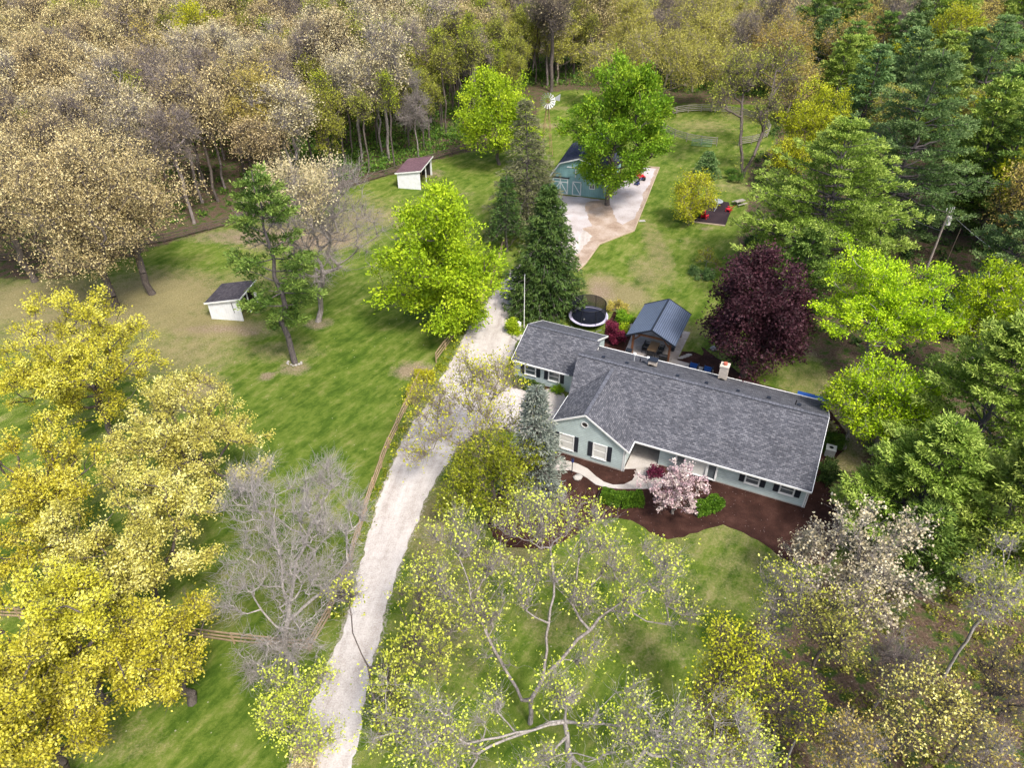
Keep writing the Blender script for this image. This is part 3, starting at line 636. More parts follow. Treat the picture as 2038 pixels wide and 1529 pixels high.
fascia([(0.08, 13.19, 2.53), (-22.9, 13.19, 2.53)], .16, .1, roof, 'gutter')
fascia([(-22.42, -1.73, 3.64), (-19.3, -1.73, 5.35), (-15.04, -1.73, 2.54)], .17, .04, roof, 'rake_board')
fascia([(-15.03, -1.7, 2.53), (-15.03, -.05, 2.53)], .15, .1, roof, 'gutter')
fascia([(-22.43, -1.7, 3.6), (-22.43, 2.4, 3.6)], .15, .06, roof, 'gutter')
wl = MB()
def wq(m, pts): m.poly(pts)
wq(wl, [(-12.8, .7, 0), (-.12, .7, 0), (-.12, .7, 2.72), (-12.8, .7, 2.72)])
wq(wl, [(-.12, .7, 0), (-.12, 12.5, 0), (-.12, 12.5, 2.72), (-.12, 6.6, 5.42), (-.12, .7, 2.72)])
wq(wl, [(-.12, 12.5, 0), (-22.2, 12.5, 0), (-22.2, 12.5, 2.72), (-.12, 12.5, 2.72)])
wq(wl, [(-22.2, 12.5, 0), (-22.2, -1.5, 0), (-22.2, -1.5, 3.55), (-22.2, 2.5, 3.55), (-22.2, 6.6, 5.4), (-22.2, 12.5, 2.72)])
wq(wl, [(-22.2, -1.5, 0), (-15.5, -1.5, 0), (-15.5, -1.5, 2.74), (-19.3, -1.5, 5.24), (-22.2, -1.5, 3.64)])
wq(wl, [(-15.5, -1.5, 0), (-15.5, 3.2, 0), (-15.5, 3.2, 2.74), (-15.5, -1.5, 2.74)])
wq(wl, [(-15.5, 3.2, 0), (-12.8, 3.2, 0), (-12.8, 3.2, 3.9), (-15.5, 3.2, 3.9)])
wq(wl, [(-12.8, 3.2, 0), (-12.8, .7, 0), (-12.8, .7, 2.74), (-12.8, 3.2, 3.8)])
wl.build('wall', 'siding', house)
MB().box(-22.15, -15.55, -1.515, -1.4, 0, .16).box(-12.75, -.15, .685, .75, 0, .12).build('foundation', 'stone', house)
for x, y, z in ((-15.5, -1.5, 2.7), (-.12, .7, 2.7)):
    MB().box(x - .09, x + .035, y - .035, y + .09, 0, z).build('corner_trim', 'white', house)
MB().slab([(-15.4, -1.2, .09), (-12.85, .1, .09), (-12.85, 3.15, .09), (-15.4, 3.15, .09)], .08).build('porch_floor', 'concrete', house)
dr = MB().box(-14.5, -13.55, 3.12, 3.19, .1, 2.2).build('front_door', 'timber', house); MB().cbox((-13.7, 3.08, 1.1), (.05, .06, .12)).build('handle', 'steel', dr)
MB().box(-15.3, -12.85, 3.13, 3.197, 2.25, 3.2).build('porch_shade_panel', 'shade_dark', house)  # dark sheet that paints the shade at the back of the porch
dsp = MB().tube([(-15.35, -1.6, 2.5), (-15.35, -1.56, 2.3), (-15.35, -1.56, .1)], .045, 6).build('downspout', 'white', house)
MB().tube([(.0, .25, 2.45), (-.02, .62, 2.2), (-.02, .62, .1)], .045, 6).build('downspout', 'white', house)

def window(par, x, y, z, wd, ht_, shut=True, blind=False, mull=1, shw=.42, frame=.12, shutter_y=None):
    """double-hung window on a wall facing -y"""
    f = MB(); x0, x1, z0, z1 = x - wd / 2, x + wd / 2, z - ht_ / 2, z + ht_ / 2; y0 = y - .06; fr = frame
    f.box(x0, x1, y0, y - .002, z1 - fr, z1); f.box(x0, x1, y0, y - .002, z0, z0 + fr); f.box(x0, x0 + fr, y0, y - .002, z0 + fr, z1 - fr); f.box(x1 - fr, x1, y0, y - .002, z0 + fr, z1 - fr)
    f.box(x0 + fr, x1 - fr, y0 + .015, y - .002, z - .03, z + .03)
    f.box(x0 - .04, x1 + .04, y0 - .05, y - .002, z0 - .05, z0)
    wo = f.build('window', 'white', par)
    MB().box(x0 + fr, x1 - fr, y - .03, y - .004, z0 + fr, z - .03).box(x0 + fr, x1 - fr, y - .022, y - .004, z + .03, z1 - fr).build('pane', 'blind' if blind else 'glass', wo)
    if shut:
        for sx in (x0 - shw / 2 - .03, x1 + shw / 2 + .03):
            s = MB().box(sx - shw / 2, sx + shw / 2, y - .05, y - .002, z0, z1)
            for k in range(2): s.box(sx - shw / 2 + .06, sx + shw / 2 - .06, y - .062, y - .05, z0 + .08 + k * (ht_ / 2), z0 + ht_ / 2 - .04 + k * (ht_ / 2))
            s.build('shutter', 'shutter', par)
    return wo
window(house, -4.6, .7, 1.5, 1.25, 1.15, shw=.45)
window(house, -1.72, .7, 1.5, 1.25, 1.15, shw=.45)
window(house, -20.95, -1.5, 1.55, 1.45, 1.75, blind=True, shw=.38)
window(house, -17.75, -1.5, 1.55, 1.35, 1.7, blind=True, shw=.42)
# bay of three lights
bay = MB(); bay.box(-11.3, -7.55, .25, .698, .42, .52); bay.box(-11.3, -7.55, .25, .698, 2.2, 2.4)
for a, b in ((-11.3, -11.15), (-10.5, -10.3), (-8.55, -8.35), (-7.7, -7.55)): bay.box(a, b, .25, .698, .52, 2.2)
bo = bay.build('bay_window', 'white', house)
MB().box(-11.15, -10.5, .36, .4, .55, 2.18).build('pane', 'glass', bo); MB().box(-10.3, -8.55, .36, .4, .55, 2.18).build('pane', 'blind', bo); MB().box(-8.35, -7.7, .36, .4, .55, 2.18).build('pane', 'glass', bo)
# round gable vent
v = MB(); n = 20
for k in range(n):
    a, b = 2 * math.pi * k / n, 2 * math.pi * (k + 1) / n
    v.beam((-19.35 + .3 * math.cos(a), -1.53, 4.15 + .3 * math.sin(a)), (-19.35 + .3 * math.cos(b), -1.53, 4.15 + .3 * math.sin(b)), .06, .09)
vo = v.build('gable_vent', 'white', house)
MB().poly([(-19.35 + .27 * math.cos(2 * math.pi * k / n), -1.508, 4.15 + .27 * math.sin(2 * math.pi * k / n)) for k in range(n)]).build('louvre', 'shade_dark', vo)
# wing
wr = MB()
wr.slab([(-30.4, 6.94, 2.6), (-22.3, 6.94, 2.6), (-22.3, 11.2, 4.5), (-30.4, 11.2, 4.5)], .12)
wr.slab([(-30.4, 11.2, 4.5), (-22.75, 11.2, 4.5), (-22.75, 15.4, 2.6), (-30.4, 15.4, 2.6)], .12)
wro = wr.build('wing_roof', 'shingle', house)
m = MB()
for i in range(26):
    a = -30.4 + i * .3; m.beam((a, 11.2, 4.515), (a + .28, 11.2, 4.535), .32, .035)
m.build('ridge_cap', 'shingle_cap', wro)
fascia([(-30.4, 6.91, 2.52), (-24.0, 6.91, 2.52)], .15, .1, wro, 'gutter')
fascia([(-30.43, 6.95, 2.54), (-30.43, 11.2, 4.45), (-30.43, 15.4, 2.54)], .17, .04, wro, 'rake_board')
fascia([(-22.72, 11.25, 4.43), (-22.72, 15.42, 2.54)], .2, .04, wro, 'rake_board')
fascia([(-30.4, 15.43, 2.52), (-22.7, 15.43, 2.52)], .13, .08, wro, 'gutter')
ww = MB()
wq(ww, [(-30.2, 7.4, 0), (-22.25, 7.4, 0), (-22.25, 7.4, 2.68), (-30.2, 7.4, 2.68)])
wq(ww, [(-22.95, 7.4, 0), (-22.95, 15.0, 0), (-22.95, 15.0, 2.68), (-22.95, 11.2, 4.36), (-22.95, 7.4, 2.68)])
wq(ww, [(-22.95, 15.0, 0), (-30.2, 15.0, 0), (-30.2, 15.0, 2.68), (-22.95, 15.0, 2.68)])
wq(ww, [(-30.2, 15.0, 0), (-30.2, 7.4, 0), (-30.2, 7.4, 2.68), (-30.2, 11.2, 4.36), (-30.2, 15.0, 2.68)])
ww.build('wing_wall', 'siding', house)
MB().box(-30.24, -30.12, 7.36, 7.5, 0, 2.6).build('corner_trim', 'white', house)
window(house, -28.44, 7.4, 1.55, 1.3, 1.25, shw=.42)
window(house, -25.78, 7.4, 1.55, 1.3, 1.25, shw=.42)
MB().tube([(-22.6, 11.2, 3.9), (-22.45, 11.0, 3.8), (-22.4, 10.9, 3.2)], .09, 8).build('downspout', 'white', house)
# chimneys, vents, pipes on the rear slope
def zr(t): return 5.6 - (t - 6.6) * 3.0 / 6.55
ch = MB(); ch.box(-10.15, -9.35, 11.5, 12.25, zr(12.3) - .2, 4.75).box(-10.2, -9.3, 11.45, 12.3, 4.75, 4.9); cho = ch.build('chimney', 'limebrick', house)
MB().tube([(-9.75, 11.87, 4.9), (-9.75, 11.87, 5.15)], .2, 10).build('flue', 'clay', cho)
MB().slab([(-10.2, 11.38, zr(11.4) + .02), (-9.3, 11.38, zr(11.4) + .02), (-9.75, 11.0, zr(11) + .25)], .05).build('flashing', 'black', cho)
ch = MB(); ch.box(-16.8, -16.0, 9.7, 10.3, zr(10.3) - .2, 4.75); cho = ch.build('chimney', 'limebrick', house)
MB().box(-16.88, -15.92, 9.62, 10.38, 4.75, 4.82).build('cap', 'shutter', cho)
MB().slab([(-16.9, 9.6, zr(9.6) + .03), (-15.9, 9.6, zr(9.6) + .03), (-16.4, 9.2, zr(9.2) + .28)], .05).build('flashing', 'black', cho)
for x in (-20.9, -18.5, -13.5, -10.75, -7.85):
    MB().box(x - .16, x + .16, 7.75, 8.05, zr(8.0), zr(7.9) + .13).build('roof_vent', 'shutter', house)
for x, y in ((-5.1, 8.2), (-2.45, 8.4)):
    MB().tube([(x, y, zr(y)), (x, y, zr(y) + .16)], .2, 12).build('roof_vent', 'shutter', house)
MB().tube([(-2.75, 8.5, zr(8.5)), (-2.75, 8.5, zr(8.5) + .5)], .05, 8).build('vent_pipe', 'black', house)
for x, y, h in ((-18.3, 10.0, .75), (-16.95, 10.1, .65)):
    q = MB().tube([(x, y, zr(y)), (x, y, zr(y) + h)], .07, 8).build('vent_pipe', 'steel', house)
    MB().tube([(x, y, zr(y) + h), (x, y, zr(y) + h + .18)], .15, 10).build('vent_cap', 'white', q)
MB().tube([(-17.75, 10.3, zr(10.3)), (-17.75, 10.3, zr(10.3) + .4)], .06, 8).box(-17.6, -17.3, 10.2, 10.45, zr(10.4), zr(10.3) + .1).build('vent_pipe', 'black', house)

def hl(u, v, z=0): return W(u, v, z)
# ------------------------------------------------------------------ pavilion with its furniture
PO = (16.35, 66.9, 0); PR = math.radians(-24.7)
pv = thing('pavilion', 'open timber pavilion with a dark blue ribbed metal gable roof over the patio', 'pavilion', PO, PR)
for x in (-2.05, 2.05):
    for y in (-2.85, 2.85):
        p = MB().box(x - .11, x + .11, y - .11, y + .11, .05, 2.85)
        po = p.build('post', 'timber', pv)
        sx = -1 if x > 0 else 1; MB().beam((x, y, 2.0), (x + sx * .75, y, 2.75), .1, .12).build('brace', 'timber', po)
bm_ = MB()
for x in (-2.05, 2.05): bm_.box(x - .08, x + .08, -3.35, 3.35, 2.75, 2.98)
for y in (-2.85, 0, 2.85): bm_.beam((-2.4, y, 2.86), (2.4, y, 2.86), .14, .2)
bm_.beam((0, -3.4, 3.98), (0, 3.4, 3.98), .12, .2)
bm_.build('beam', 'timber', pv)
rr = MB()
rr.slab([(2.72, -3.6, 2.85), (2.72, 3.6, 2.85), (0, 3.6, 4.2), (0, -3.6, 4.2)], .05); rr.slab([(0, -3.6, 4.2), (0, 3.6, 4.2), (-2.72, 3.6, 2.85), (-2.72, -3.6, 2.85)], .05)
ro = rr.build('roof', 'metal_roof', pv)
un = MB(); un.slab([(2.6, -3.5, 2.84), (2.6, 3.5, 2.84), (0, 3.5, 4.12), (0, -3.5, 4.12)], .02); un.slab([(0, -3.5, 4.12), (0, 3.5, 4.12), (-2.6, 3.5, 2.84), (-2.6, -3.5, 2.84)], .02); un.build('roof_boards', 'tan_wood', pv)
fr = MB()
for y in (-3.62, 3.62): fr.beam((-2.74, y, 2.8), (0, y, 4.16), .04, .2); fr.beam((0, y, 4.16), (2.74, y, 2.8), .04, .2)
fr.beam((0, -3.6, 4.24), (0, 3.6, 4.24), .2, .04)
fr.build('rake_board', 'shutter', pv)
def pl(x, y): return (PO[0] + x * math.cos(PR) - y * math.sin(PR), PO[1] + x * math.sin(PR) + y * math.cos(PR), .05)
tb = thing('patio_table', 'rectangular tan wooden dining table under the pavilion roof', 'table', pl(0, -1.4), PR)
MB().box(-.5, .5, -.95, .95, .68, .76).build('tabletop', 'tan_wood', tb)
for x in (-.42, .42):
    for y in (-.85, .85): MB().box(x - .04, x + .04, y - .04, y + .04, 0, .68).build('leg', 'black', tb)
def chair(name, label, x, y, rz, mat='black', grp=None):
    t = thing(name, label, 'chair', pl(x, y), PR + rz, grp)
    MB().box(-.26, .26, -.26, .26, .42, .48).build('seat', mat, t)
    b = MB().box(-.26, .26, .22, .28, .48, .92)
    b.build('backrest', mat, t)
    for sx in (-.23, .23):
        for sy in (-.22, .22): MB().tube([(sx, sy, 0), (sx, sy, .44)], .02, 5).build('leg', mat, t)
    for sx in (-.29, .29): MB().beam((sx, -.22, .66), (sx, .26, .66), .05, .04).build('armrest', mat, t)
    return t
for i, (x, y, rz, lb) in enumerate([(-.85, -1.9, math.pi / 2, 'nearer'), (-.85, -.95, math.pi / 2, 'farther')]):
    chair('patio_chair', 'black patio chair on the left long side of the table, the %s one' % lb, x, y, rz, grp='black chairs round the patio table')
for i, (x, y, rz, lb) in enumerate([(.85, -1.9, -math.pi / 2, 'nearer'), (.85, -.95, -math.pi / 2, 'farther')]):
    chair('patio_chair', 'black patio chair on the right long side of the table, the %s one' % lb, x, y, rz, grp='black chairs round the patio table')
chair('patio_chair', 'black patio chair at the near end of the table', 0, -2.65, math.pi, grp='black chairs round the patio table')
bn = thing('bin', 'black square bin beside the front left pavilion post', 'bin', pl(-2.25, -3.35), PR); MB().box(-.28, .28, -.28, .28, 0, .8).build('body', 'black', bn); MB().box(-.31, .31, -.31, .31, .8, .87).build('lid', 'shutter', bn)
gr = thing('grill', 'black covered grill next to the front right pavilion post', 'grill', pl(1.55, -3.0), PR)
MB().box(-.45, .45, -.28, .28, .1, .85).build('cart', 'black', gr); MB().tube([(-.42, 0, .85), (.42, 0, .85)], .26, 12).build('hood', 'black', gr)
# planter
pp = hl(1339, 693, .4); pt = thing('flower_pot', 'dark pot with small white flowers at the pavilion corner post', 'pot', (pp[0], pp[1], .05), 0)
MB().tube([(0, 0, 0), (0, 0, .5)], .2, 12, .28).build('pot', 'shutter', pt)

# lounge chairs on the patio slab
def deck_chair(label, loc, rz, mat, frame, grp, sc=1.0):
    t = thing('armchair', label, 'chair', loc, rz, grp); t.scale = (sc,) * 3
    MB().box(-.36, .36, -.36, .36, .3, .46).build('cushion', mat, t)
    MB().slab([(-.36, .3, .95), (-.36, .42, 1.0), (.36, .42, 1.0), (.36, .3, .95)][::-1], .55).build('backrest', mat, t)
    for sx in (-.43, .43): MB().box(sx - .06, sx + .06, -.42, .4, .1, .62).build('armrest', frame, t)
    for sx in (-.38, .38):
        for sy in (-.36, .36): MB().box(sx - .04, sx + .04, sy - .04, sy + .04, 0, .3).build('leg', frame, t)
    return t
p = hl(1381, 729, .4); deck_chair('blue cushioned armchair on the slab behind the roof, the one nearer the pavilion', (p[0], p[1], .07), HR + math.pi, 'blue', 'shutter', 'blue armchairs on the patio slab')
p = hl(1409, 736, .4); deck_chair('blue cushioned armchair on the slab behind the roof, the one nearer the brick chimney', (p[0], p[1], .07), HR + math.pi, 'blue', 'shutter', 'blue armchairs on the patio slab')
# swing bench with a blue seat behind the right end
p = hl(1617, 793, 1.8); sb = thing('garden_swing', 'long blue canopied garden swing behind the right end of the house', 'swing seat', (p[0], p[1], 0), HR)
MB().slab([(-1.45, -.5, 1.75), (1.45, -.5, 1.75), (1.45, .55, 1.9), (-1.45, .55, 1.9)], .06).build('canopy', 'blue', sb)
MB().box(-1.0, 1.0, -.25, .3, .45, .55).box(-1.0, 1.0, .28, .36, .55, 1.0).build('seat', 'blue', sb)
for s in (-1.2, 1.2): MB().tube([(s, -.6, 0), (s, 0, 1.75), (s, .6, 0)], .03, 6).build('frame', 'shutter', sb)
# stepping stones
for i, (u, v) in enumerate([(1354, 713), (1360, 711), (1366, 709), (1371, 706.5)]):
    p = hl(u, v); s = MB(); s.slab([(p[0] + .34 * math.cos(a) * (1.1), p[1] + .2 * math.sin(a), .045) for a in np.linspace(0, 6.28, 9)[:-1]], .035)
    tag(s.build('stepping_stone', 'stone'), 'flat pale stepping stone in the mulch beside the patio, %s from the slab' % ('first', 'second', 'third', 'fourth')[i], 'stepping stone', 'stepping stones by the patio')
p = hl(1257, 656, .3); tag(MB().rock((p[0], p[1], .35), .6, 5, .9).build('boulder', 'stone', None, True), 'tall pale boulder standing beside the left pavilion eave', 'boulder')
p = hl(1421, 694, .2); tag(MB().rock((p[0], p[1], .2), .45, 6, .6).build('boulder', 'stone', None, True), 'grey blue rounded boulder at the left foot of the purple maple', 'boulder')
# air conditioner
p = hl(1650, 905); ac = thing('air_conditioner', 'pale square air conditioner unit at the right end wall of the house', 'air conditioner', (p[0], p[1], 0), HR)
MB().box(-.42, .42, -.42, .42, .05, .85).build('casing', 'steel', ac); MB().ring((0, 0), .2, .42, .9, 24, .05).box(-.45, .45, -.45, .45, .85, .862).build('top_grille', 'white', ac); MB().ring((0, 0), .0, .19, .885, 16, .02).build('fan', 'black', ac)
# lamp post
p = hl(1138, 941); lp = thing('lamp_post', 'short dark lantern post at the edge of the front walk', 'lamp', (p[0], p[1], 0), 0)
MB().tube([(0, 0, 0), (0, 0, 1.35)], .04, 8).build('post', 'shutter', lp); MB().box(-.11, .11, -.11, .11, 1.35, 1.68).build('lantern', 'darkblue', lp); MB().tube([(0, 0, 1.68), (0, 0, 1.82)], .17, 4, .02).build('cap', 'shutter', lp)
p = hl(1150, 952); tag(MB().rock((p[0], p[1], .12), .42, 15, .35).build('boulder', 'stone', None, True), 'flat tan rock in the mulch below the lantern post', 'rock')
# flag pole
p = hl(1043, 652); fp = thing('flagpole', 'thin white flagpole rising at the left end of the house wing', 'flagpole', (p[0], p[1], 0), 0)
MB().tube([(0, 0, 0), (0, 0, 6.9)], .055, 8, .03).build('pole', 'white', fp); MB().rock((0, 0, 6.95), .08, 2, 1).build('finial', 'steel', fp)
MB().tube([(0, 0, 0), (0, 0, .3)], .12, 8).build('base', 'stone', fp)
p = hl(1039, 657); tk = thing('propane_tank', 'upright white tank against the left end of the house wing', 'tank', (p[0] - .4, p[1], 0), 0)
MB().tube([(0, 0, .1), (0, 0, 1.0)], .3, 14).build('body', 'white', tk); MB().tube([(0, 0, 1.0), (0, 0, 1.15)], .2, 12, .12).build('collar', 'white', tk)

# ------------------------------------------------------------------ trampoline
tr = thing('trampoline', 'round trampoline with lilac edge pad and black safety net behind the house', 'trampoline', (9.05, 71.9, 0), 0.3)
RT = 2.2; NP = 8
MB().ring((0, 0), 0.0, RT - .25, .9, 36, .02).build('mat', 'net', tr); MB().ring((0, 0), RT - .22, RT + .12, .95, 40, .06).build('pad', 'pad', tr)
tr_net, tt, tp_ = newmat('safety_net', .8, .1); tp_.inputs['Base Color'].default_value = (.012, .014, .022, 1)
tb_ = nd(tt, 'ShaderNodeBsdfTransparent'); mx = nd(tt, 'ShaderNodeMixShader'); mx.inputs[0].default_value = .78
tt.links.new(tb_.outputs[0], mx.inputs[1]); tt.links.new(tp_.outputs[0], mx.inputs[2]); tt.links.new(mx.outputs[0], tt.nodes['Material Output'].inputs[0])
m = MB()
for k in range(48):
    a, b = 2 * math.pi * k / 48, 2 * math.pi * (k + 1) / 48; r = RT - .22
    m.poly([(r * math.cos(a), r * math.sin(a), .96), (r * math.cos(b), r * math.sin(b), .96), (r * math.cos(b), r * math.sin(b), 2.65), (r * math.cos(a), r * math.sin(a), 2.65)])
m.build('safety_net', tr_net, tr)
m = MB().tube([((RT - .2) * math.cos(a), (RT - .2) * math.sin(a), 2.66) for a in np.linspace(0, 2 * math.pi, 33)], .03, 6, None, False); m.build('net_rim', 'black', tr)
for k in range(NP):
    a = 2 * math.pi * k / NP; r = RT + .02; MB().tube([(r * math.cos(a), r * math.sin(a), 0), (r * math.cos(a), r * math.sin(a), 1.0), ((RT - .18) * math.cos(a), (RT - .18) * math.sin(a), 2.66)], .032, 6).build('pole', 'black', tr)
    MB().tube([(r * math.cos(a), r * math.sin(a), .04), (r * math.cos(a + .4), r * math.sin(a + .4), .04)], .03, 6).build('foot', 'steel', tr)
MB().rock((-.6, -.9, 1.0), .11, 3, 1).build('ball', 'white', None).matrix_world = Matrix.Translation((9.05, 71.9, 0))
bl = bpy.data.objects['ball']; tag(bl, 'small pale ball lying on the trampoline mat', 'ball')

# ------------------------------------------------------------------ barn
BO = W(1103, 385); BR = math.radians(-16.5)
bo_ = (W(1094, 383)[0], W(1094, 383)[1], 0)
bn = thing('barn', 'teal green gambrel roofed barn with white braced doors behind the dark spruce', 'barn', bo_, BR)
BW, BD, ZE, ZK, ZA, XK = 9.3, 14.5, 2.7, 5.15, 6.15, 1.55
prof = [(-.35, ZE - .35), (XK, ZK), (BW / 2, ZA), (BW - XK, ZK), (BW + .35, ZE - .35)]
wb = MB(); q = [(0, 0, 0), (BW, 0, 0), (BW, 0, ZE), (BW - XK, 0, ZK - .1), (BW / 2, 0, ZA - .1), (XK, 0, ZK - .1), (0, 0, ZE)]
wb.poly(q); wb.poly([(x, BD, z) for x, y, z in q][::-1]); wb.poly([(BW, 0, 0), (BW, BD, 0), (BW, BD, ZE), (BW, 0, ZE)]); wb.poly([(0, BD, 0), (0, 0, 0), (0, 0, ZE), (0, BD, ZE)])
wb.build('wall', 'barn', bn)
rb = MB()
for (x0, z0), (x1, z1) in zip(prof[:-1], prof[1:]): rb.slab([(x0, -.3, z0 + .06), (x1, -.3, z1 + .06), (x1, BD + .3, z1 + .06), (x0, BD + .3, z0 + .06)], .1)
rbo = rb.build('roof', 'barn_roof', bn)
MB().beam((BW / 2, -.3, ZA + .1), (BW / 2, BD + .3, ZA + .1), .3, .06).build('ridge_cap', 'black', rbo)
tm = MB()
for (x0, z0), (x1, z1) in zip(prof[:-1], prof[1:]): tm.beam((x0, -.33, z0 - .02), (x1, -.33, z1 - .02), .05, .2)
tm.build('rake_board', 'white', rbo)
def barn_door(x0, x1, z1, nb):
    d = MB().box(x0, x1, -.09, -.003, .05, z1); do = d.build('door', 'barn_dark', bn); t = MB(); w_ = .13
    t.box(x0, x1, -.13, -.09, .05, .05 + w_); t.box(x0, x1, -.13, -.09, z1 - w_, z1)
    for k in range(nb + 1):
        x = x0 + (x1 - x0 - w_) * k / nb; t.box(x, x + w_, -.13, -.09, .05 + w_, z1 - w_)
    for k in range(nb):
        xa = x0 + (x1 - x0) * k / nb + .1; xb = x0 + (x1 - x0) * (k + 1) / nb - .06
        if nb == 2 and k == 0: t.beam((xa, -.115, .2), (xb, -.115, z1 - .7), .04, .12)
        else: t.beam((xa, -.115, z1 - (.7 if nb == 2 else .2)), (xb, -.115, .2), .04, .12)
        if nb == 2: t.box(xa + .02, xb - .02, -.128, -.09, z1 - .66, z1 - .54)
    t.build('door_frame', 'white', do)
barn_door(.45, 3.0, 2.65, 2); barn_door(3.75, 5.2, 2.35, 1)
MB().box(.1, 3.2, -.2, -.002, 2.72, 2.84).build('door_track', 'black', bn)
hd = MB().box(2.85, 4.05, -.06, -.002, 3.0, 4.5).build('loft_door', 'barn_dark', bn); MB().box(2.7, 4.25, -.12, -.002, 4.52, 4.64).box(4.1, 4.18, -.08, -.002, 3.0, 4.5).build('loft_trim', 'white', hd)
wv = MB().box(6.5, 7.4, -.1, -.002, 1.35, 1.46).box(6.5, 6.6, -.1, -.002, 1.46, 1.95).box(7.3, 7.4, -.1, -.002, 1.46, 1.95).box(6.93, 6.99, -.08, -.002, 1.46, 2.1)
for a in np.linspace(0, math.pi, 9)[:-1]:
    b = a + math.pi / 8; wv.beam((6.95 + .42 * math.cos(a), -.06, 1.93 + .3 * math.sin(a)), (6.95 + .42 * math.cos(b), -.06, 1.93 + .3 * math.sin(b)), .06, .11)
wvo = wv.build('arched_window', 'white', bn); MB().box(6.6, 7.3, -.03, -.005, 1.46, 2.1).build('pane', 'glass', wvo)
MB().box(5.05, 5.3, -.35, -.002, 4.95, 5.1).build('barn_light', 'white', bn)
MB().box(8.8, 9.1, -.03, -.002, 1.2, 2.3).build('downspout', 'white', bn)

# ------------------------------------------------------------------ run-in sheds
def shed(label, loc, rz, wd, dp, zl, zh, roofm, track=False):
    t = thing('run_in_shed', label, 'shed', loc, rz)
    w_ = MB(); th = .1
    def zz(x): return zl + (zh - zl) * x / wd
    w_.slab([(0, 0, zz(0)), (wd, 0, zz(wd)), (wd, th, zz(wd)), (0, th, zz(0))], 0)
    w_ = MB()
    for y0, y1 in ((0, th), (dp - th, dp)):
        i = len(w_.v)
        w_.v += [(0, y0, 0), (wd, y0, 0), (wd, y0, zz(wd)), (0, y0, zz(0)), (0, y1, 0), (wd, y1, 0), (wd, y1, zz(wd)), (0, y1, zz(0))]
        for f in ((0, 1, 2, 3), (7, 6, 5, 4), (1, 5, 6, 2), (4, 0, 3, 7), (3, 2, 6, 7)): w_.f.append(tuple(i + k for k in f))
    w_.box(0, th, th, dp - th, 0, zl)
    w_.build('wall', 'white_board', t)
    MB().box(wd - th, wd, dp * .48, dp * .52, 0, zh - .02).box(wd - th, wd, th, dp - th, zh - .35, zh - .03).build('post_and_header', 'white', t)
    MB().box(th, wd - .3, dp - th - .03, dp - th - .002, 0, zl - .1).box(th + .002, th + .03, th, dp - th, 0, zl - .1).build('inner_shade', 'shade_dark', t)  # near-black sheets on the inner wall faces, painting the shed's interior shade
    e = .3; r = MB(); r.slab([(-e, -e * .6, zz(-e) + .12), (wd + e, -e * .6, zz(wd + e) + .12), (wd + e, dp + e * .6, zz(wd + e) + .12), (-e, dp + e * .6, zz(-e) + .12)], .08)
    ro = r.build('roof', roofm, t)
    MB().beam((-e, -e * .6 - .03, zz(-e) + .05), (wd + e, -e * .6 - .03, zz(wd + e) + .05), .04, .2).beam((wd + e + .02, -e * .6, zz(wd + e) + .05), (wd + e + .02, dp + e * .6, zz(wd + e) + .05), .04, .2).build('fascia', 'white', ro)
    return t
s1 = shed('small white run-in shed with a dark roof beside the tall pine in the pasture', (-36.0, 72.7, 0), math.radians(-7), 4.0, 4.4, 2.2, 2.95, 'shed_roof_dark')
MB().beam((3.05, -.03, 2.5), (3.15, -.03, 1.1), .05, .06).build('latch_bar', 'black', s1)
s2 = shed('white run-in shed with a maroon roof near the wood edge', (-18.9, 113.9, 0), math.radians(-11), 3.9, 6.8, 2.5, 3.1, 'shed_roof_red')
MB().beam((2.2, .5, .9), (2.2, 6.4, .9), .05, .15).beam((2.2, .5, .45), (2.2, 6.4, .45), .05, .15).build('inside_rail', 'tan_wood', s2)
p = W(735, 405, .3)

# ------------------------------------------------------------------ windmill
p = W(1087, 308); wm = thing('windmill', 'farm windmill with white blades and a pale tail on a thin lattice tower', 'windmill', (p[0], p[1], 0), 0.2)
hw, HT = 1.0, hgt(1087, 308, 205)
for sx, sy in ((-1, -1), (1, -1), (1, 1), (-1, 1)): MB().tube([(sx * hw, sy * hw, 0), (sx * .12, sy * .12, HT)], .05, 5).build('leg', 'tan_wood', wm)
b = MB()
for k in range(5):
    z0 = HT * k / 5; z1 = HT * (k + 1) / 5; w0 = hw - (hw - .12) * k / 5; w1 = hw - (hw - .12) * (k + 1) / 5
    for (ax, ay), (bx, by) in (((-1, -1), (1, -1)), ((1, -1), (1, 1)), ((1, 1), (-1, 1)), ((-1, 1), (-1, -1))):
        b.tube([(ax * w0, ay * w0, z0), (bx * w1, by * w1, z1)], .015, 4); b.tube([(ax * w1, ay * w1, z1), (bx * w1, by * w1, z1)], .02, 4)
b.build('lattice', 'tan_wood', wm)
wd_ = MB(); hc = Vector((-.1, -.5, HT + .55)); ax = Vector((-.45, -.85, .0)).normalized(); sx = ax.cross(Vector((0, 0, 1))).normalized(); sz = Vector((0, 0, 1))
NB = 16
for k in range(NB):
    a = 2 * math.pi * k / NB; rd = sx * math.cos(a) + sz * math.sin(a); tg = -sx * math.sin(a) + sz * math.cos(a)
    i = MB(); r0, r1 = .5, 1.35; tw_ = ax * .16
    pts = [hc + rd * r0 - tg * .05 - tw_ * .3, hc + rd * r1 - tg * .15 - tw_, hc + rd * r1 + tg * .15 + tw_, hc + rd * r0 + tg * .05 + tw_ * .3]
    off = ax * .015
    i.poly([q - off for q in pts]); i.poly([q + off for q in pts][::-1])
    i.build('blade', 'white', wm)
i = MB()
for rr_ in (.5, 1.1): i.tube([hc + (sx * math.cos(a) + sz * math.sin(a)) * rr_ for a in np.linspace(0, 2 * math.pi, 25)], .025, 4, None, False)
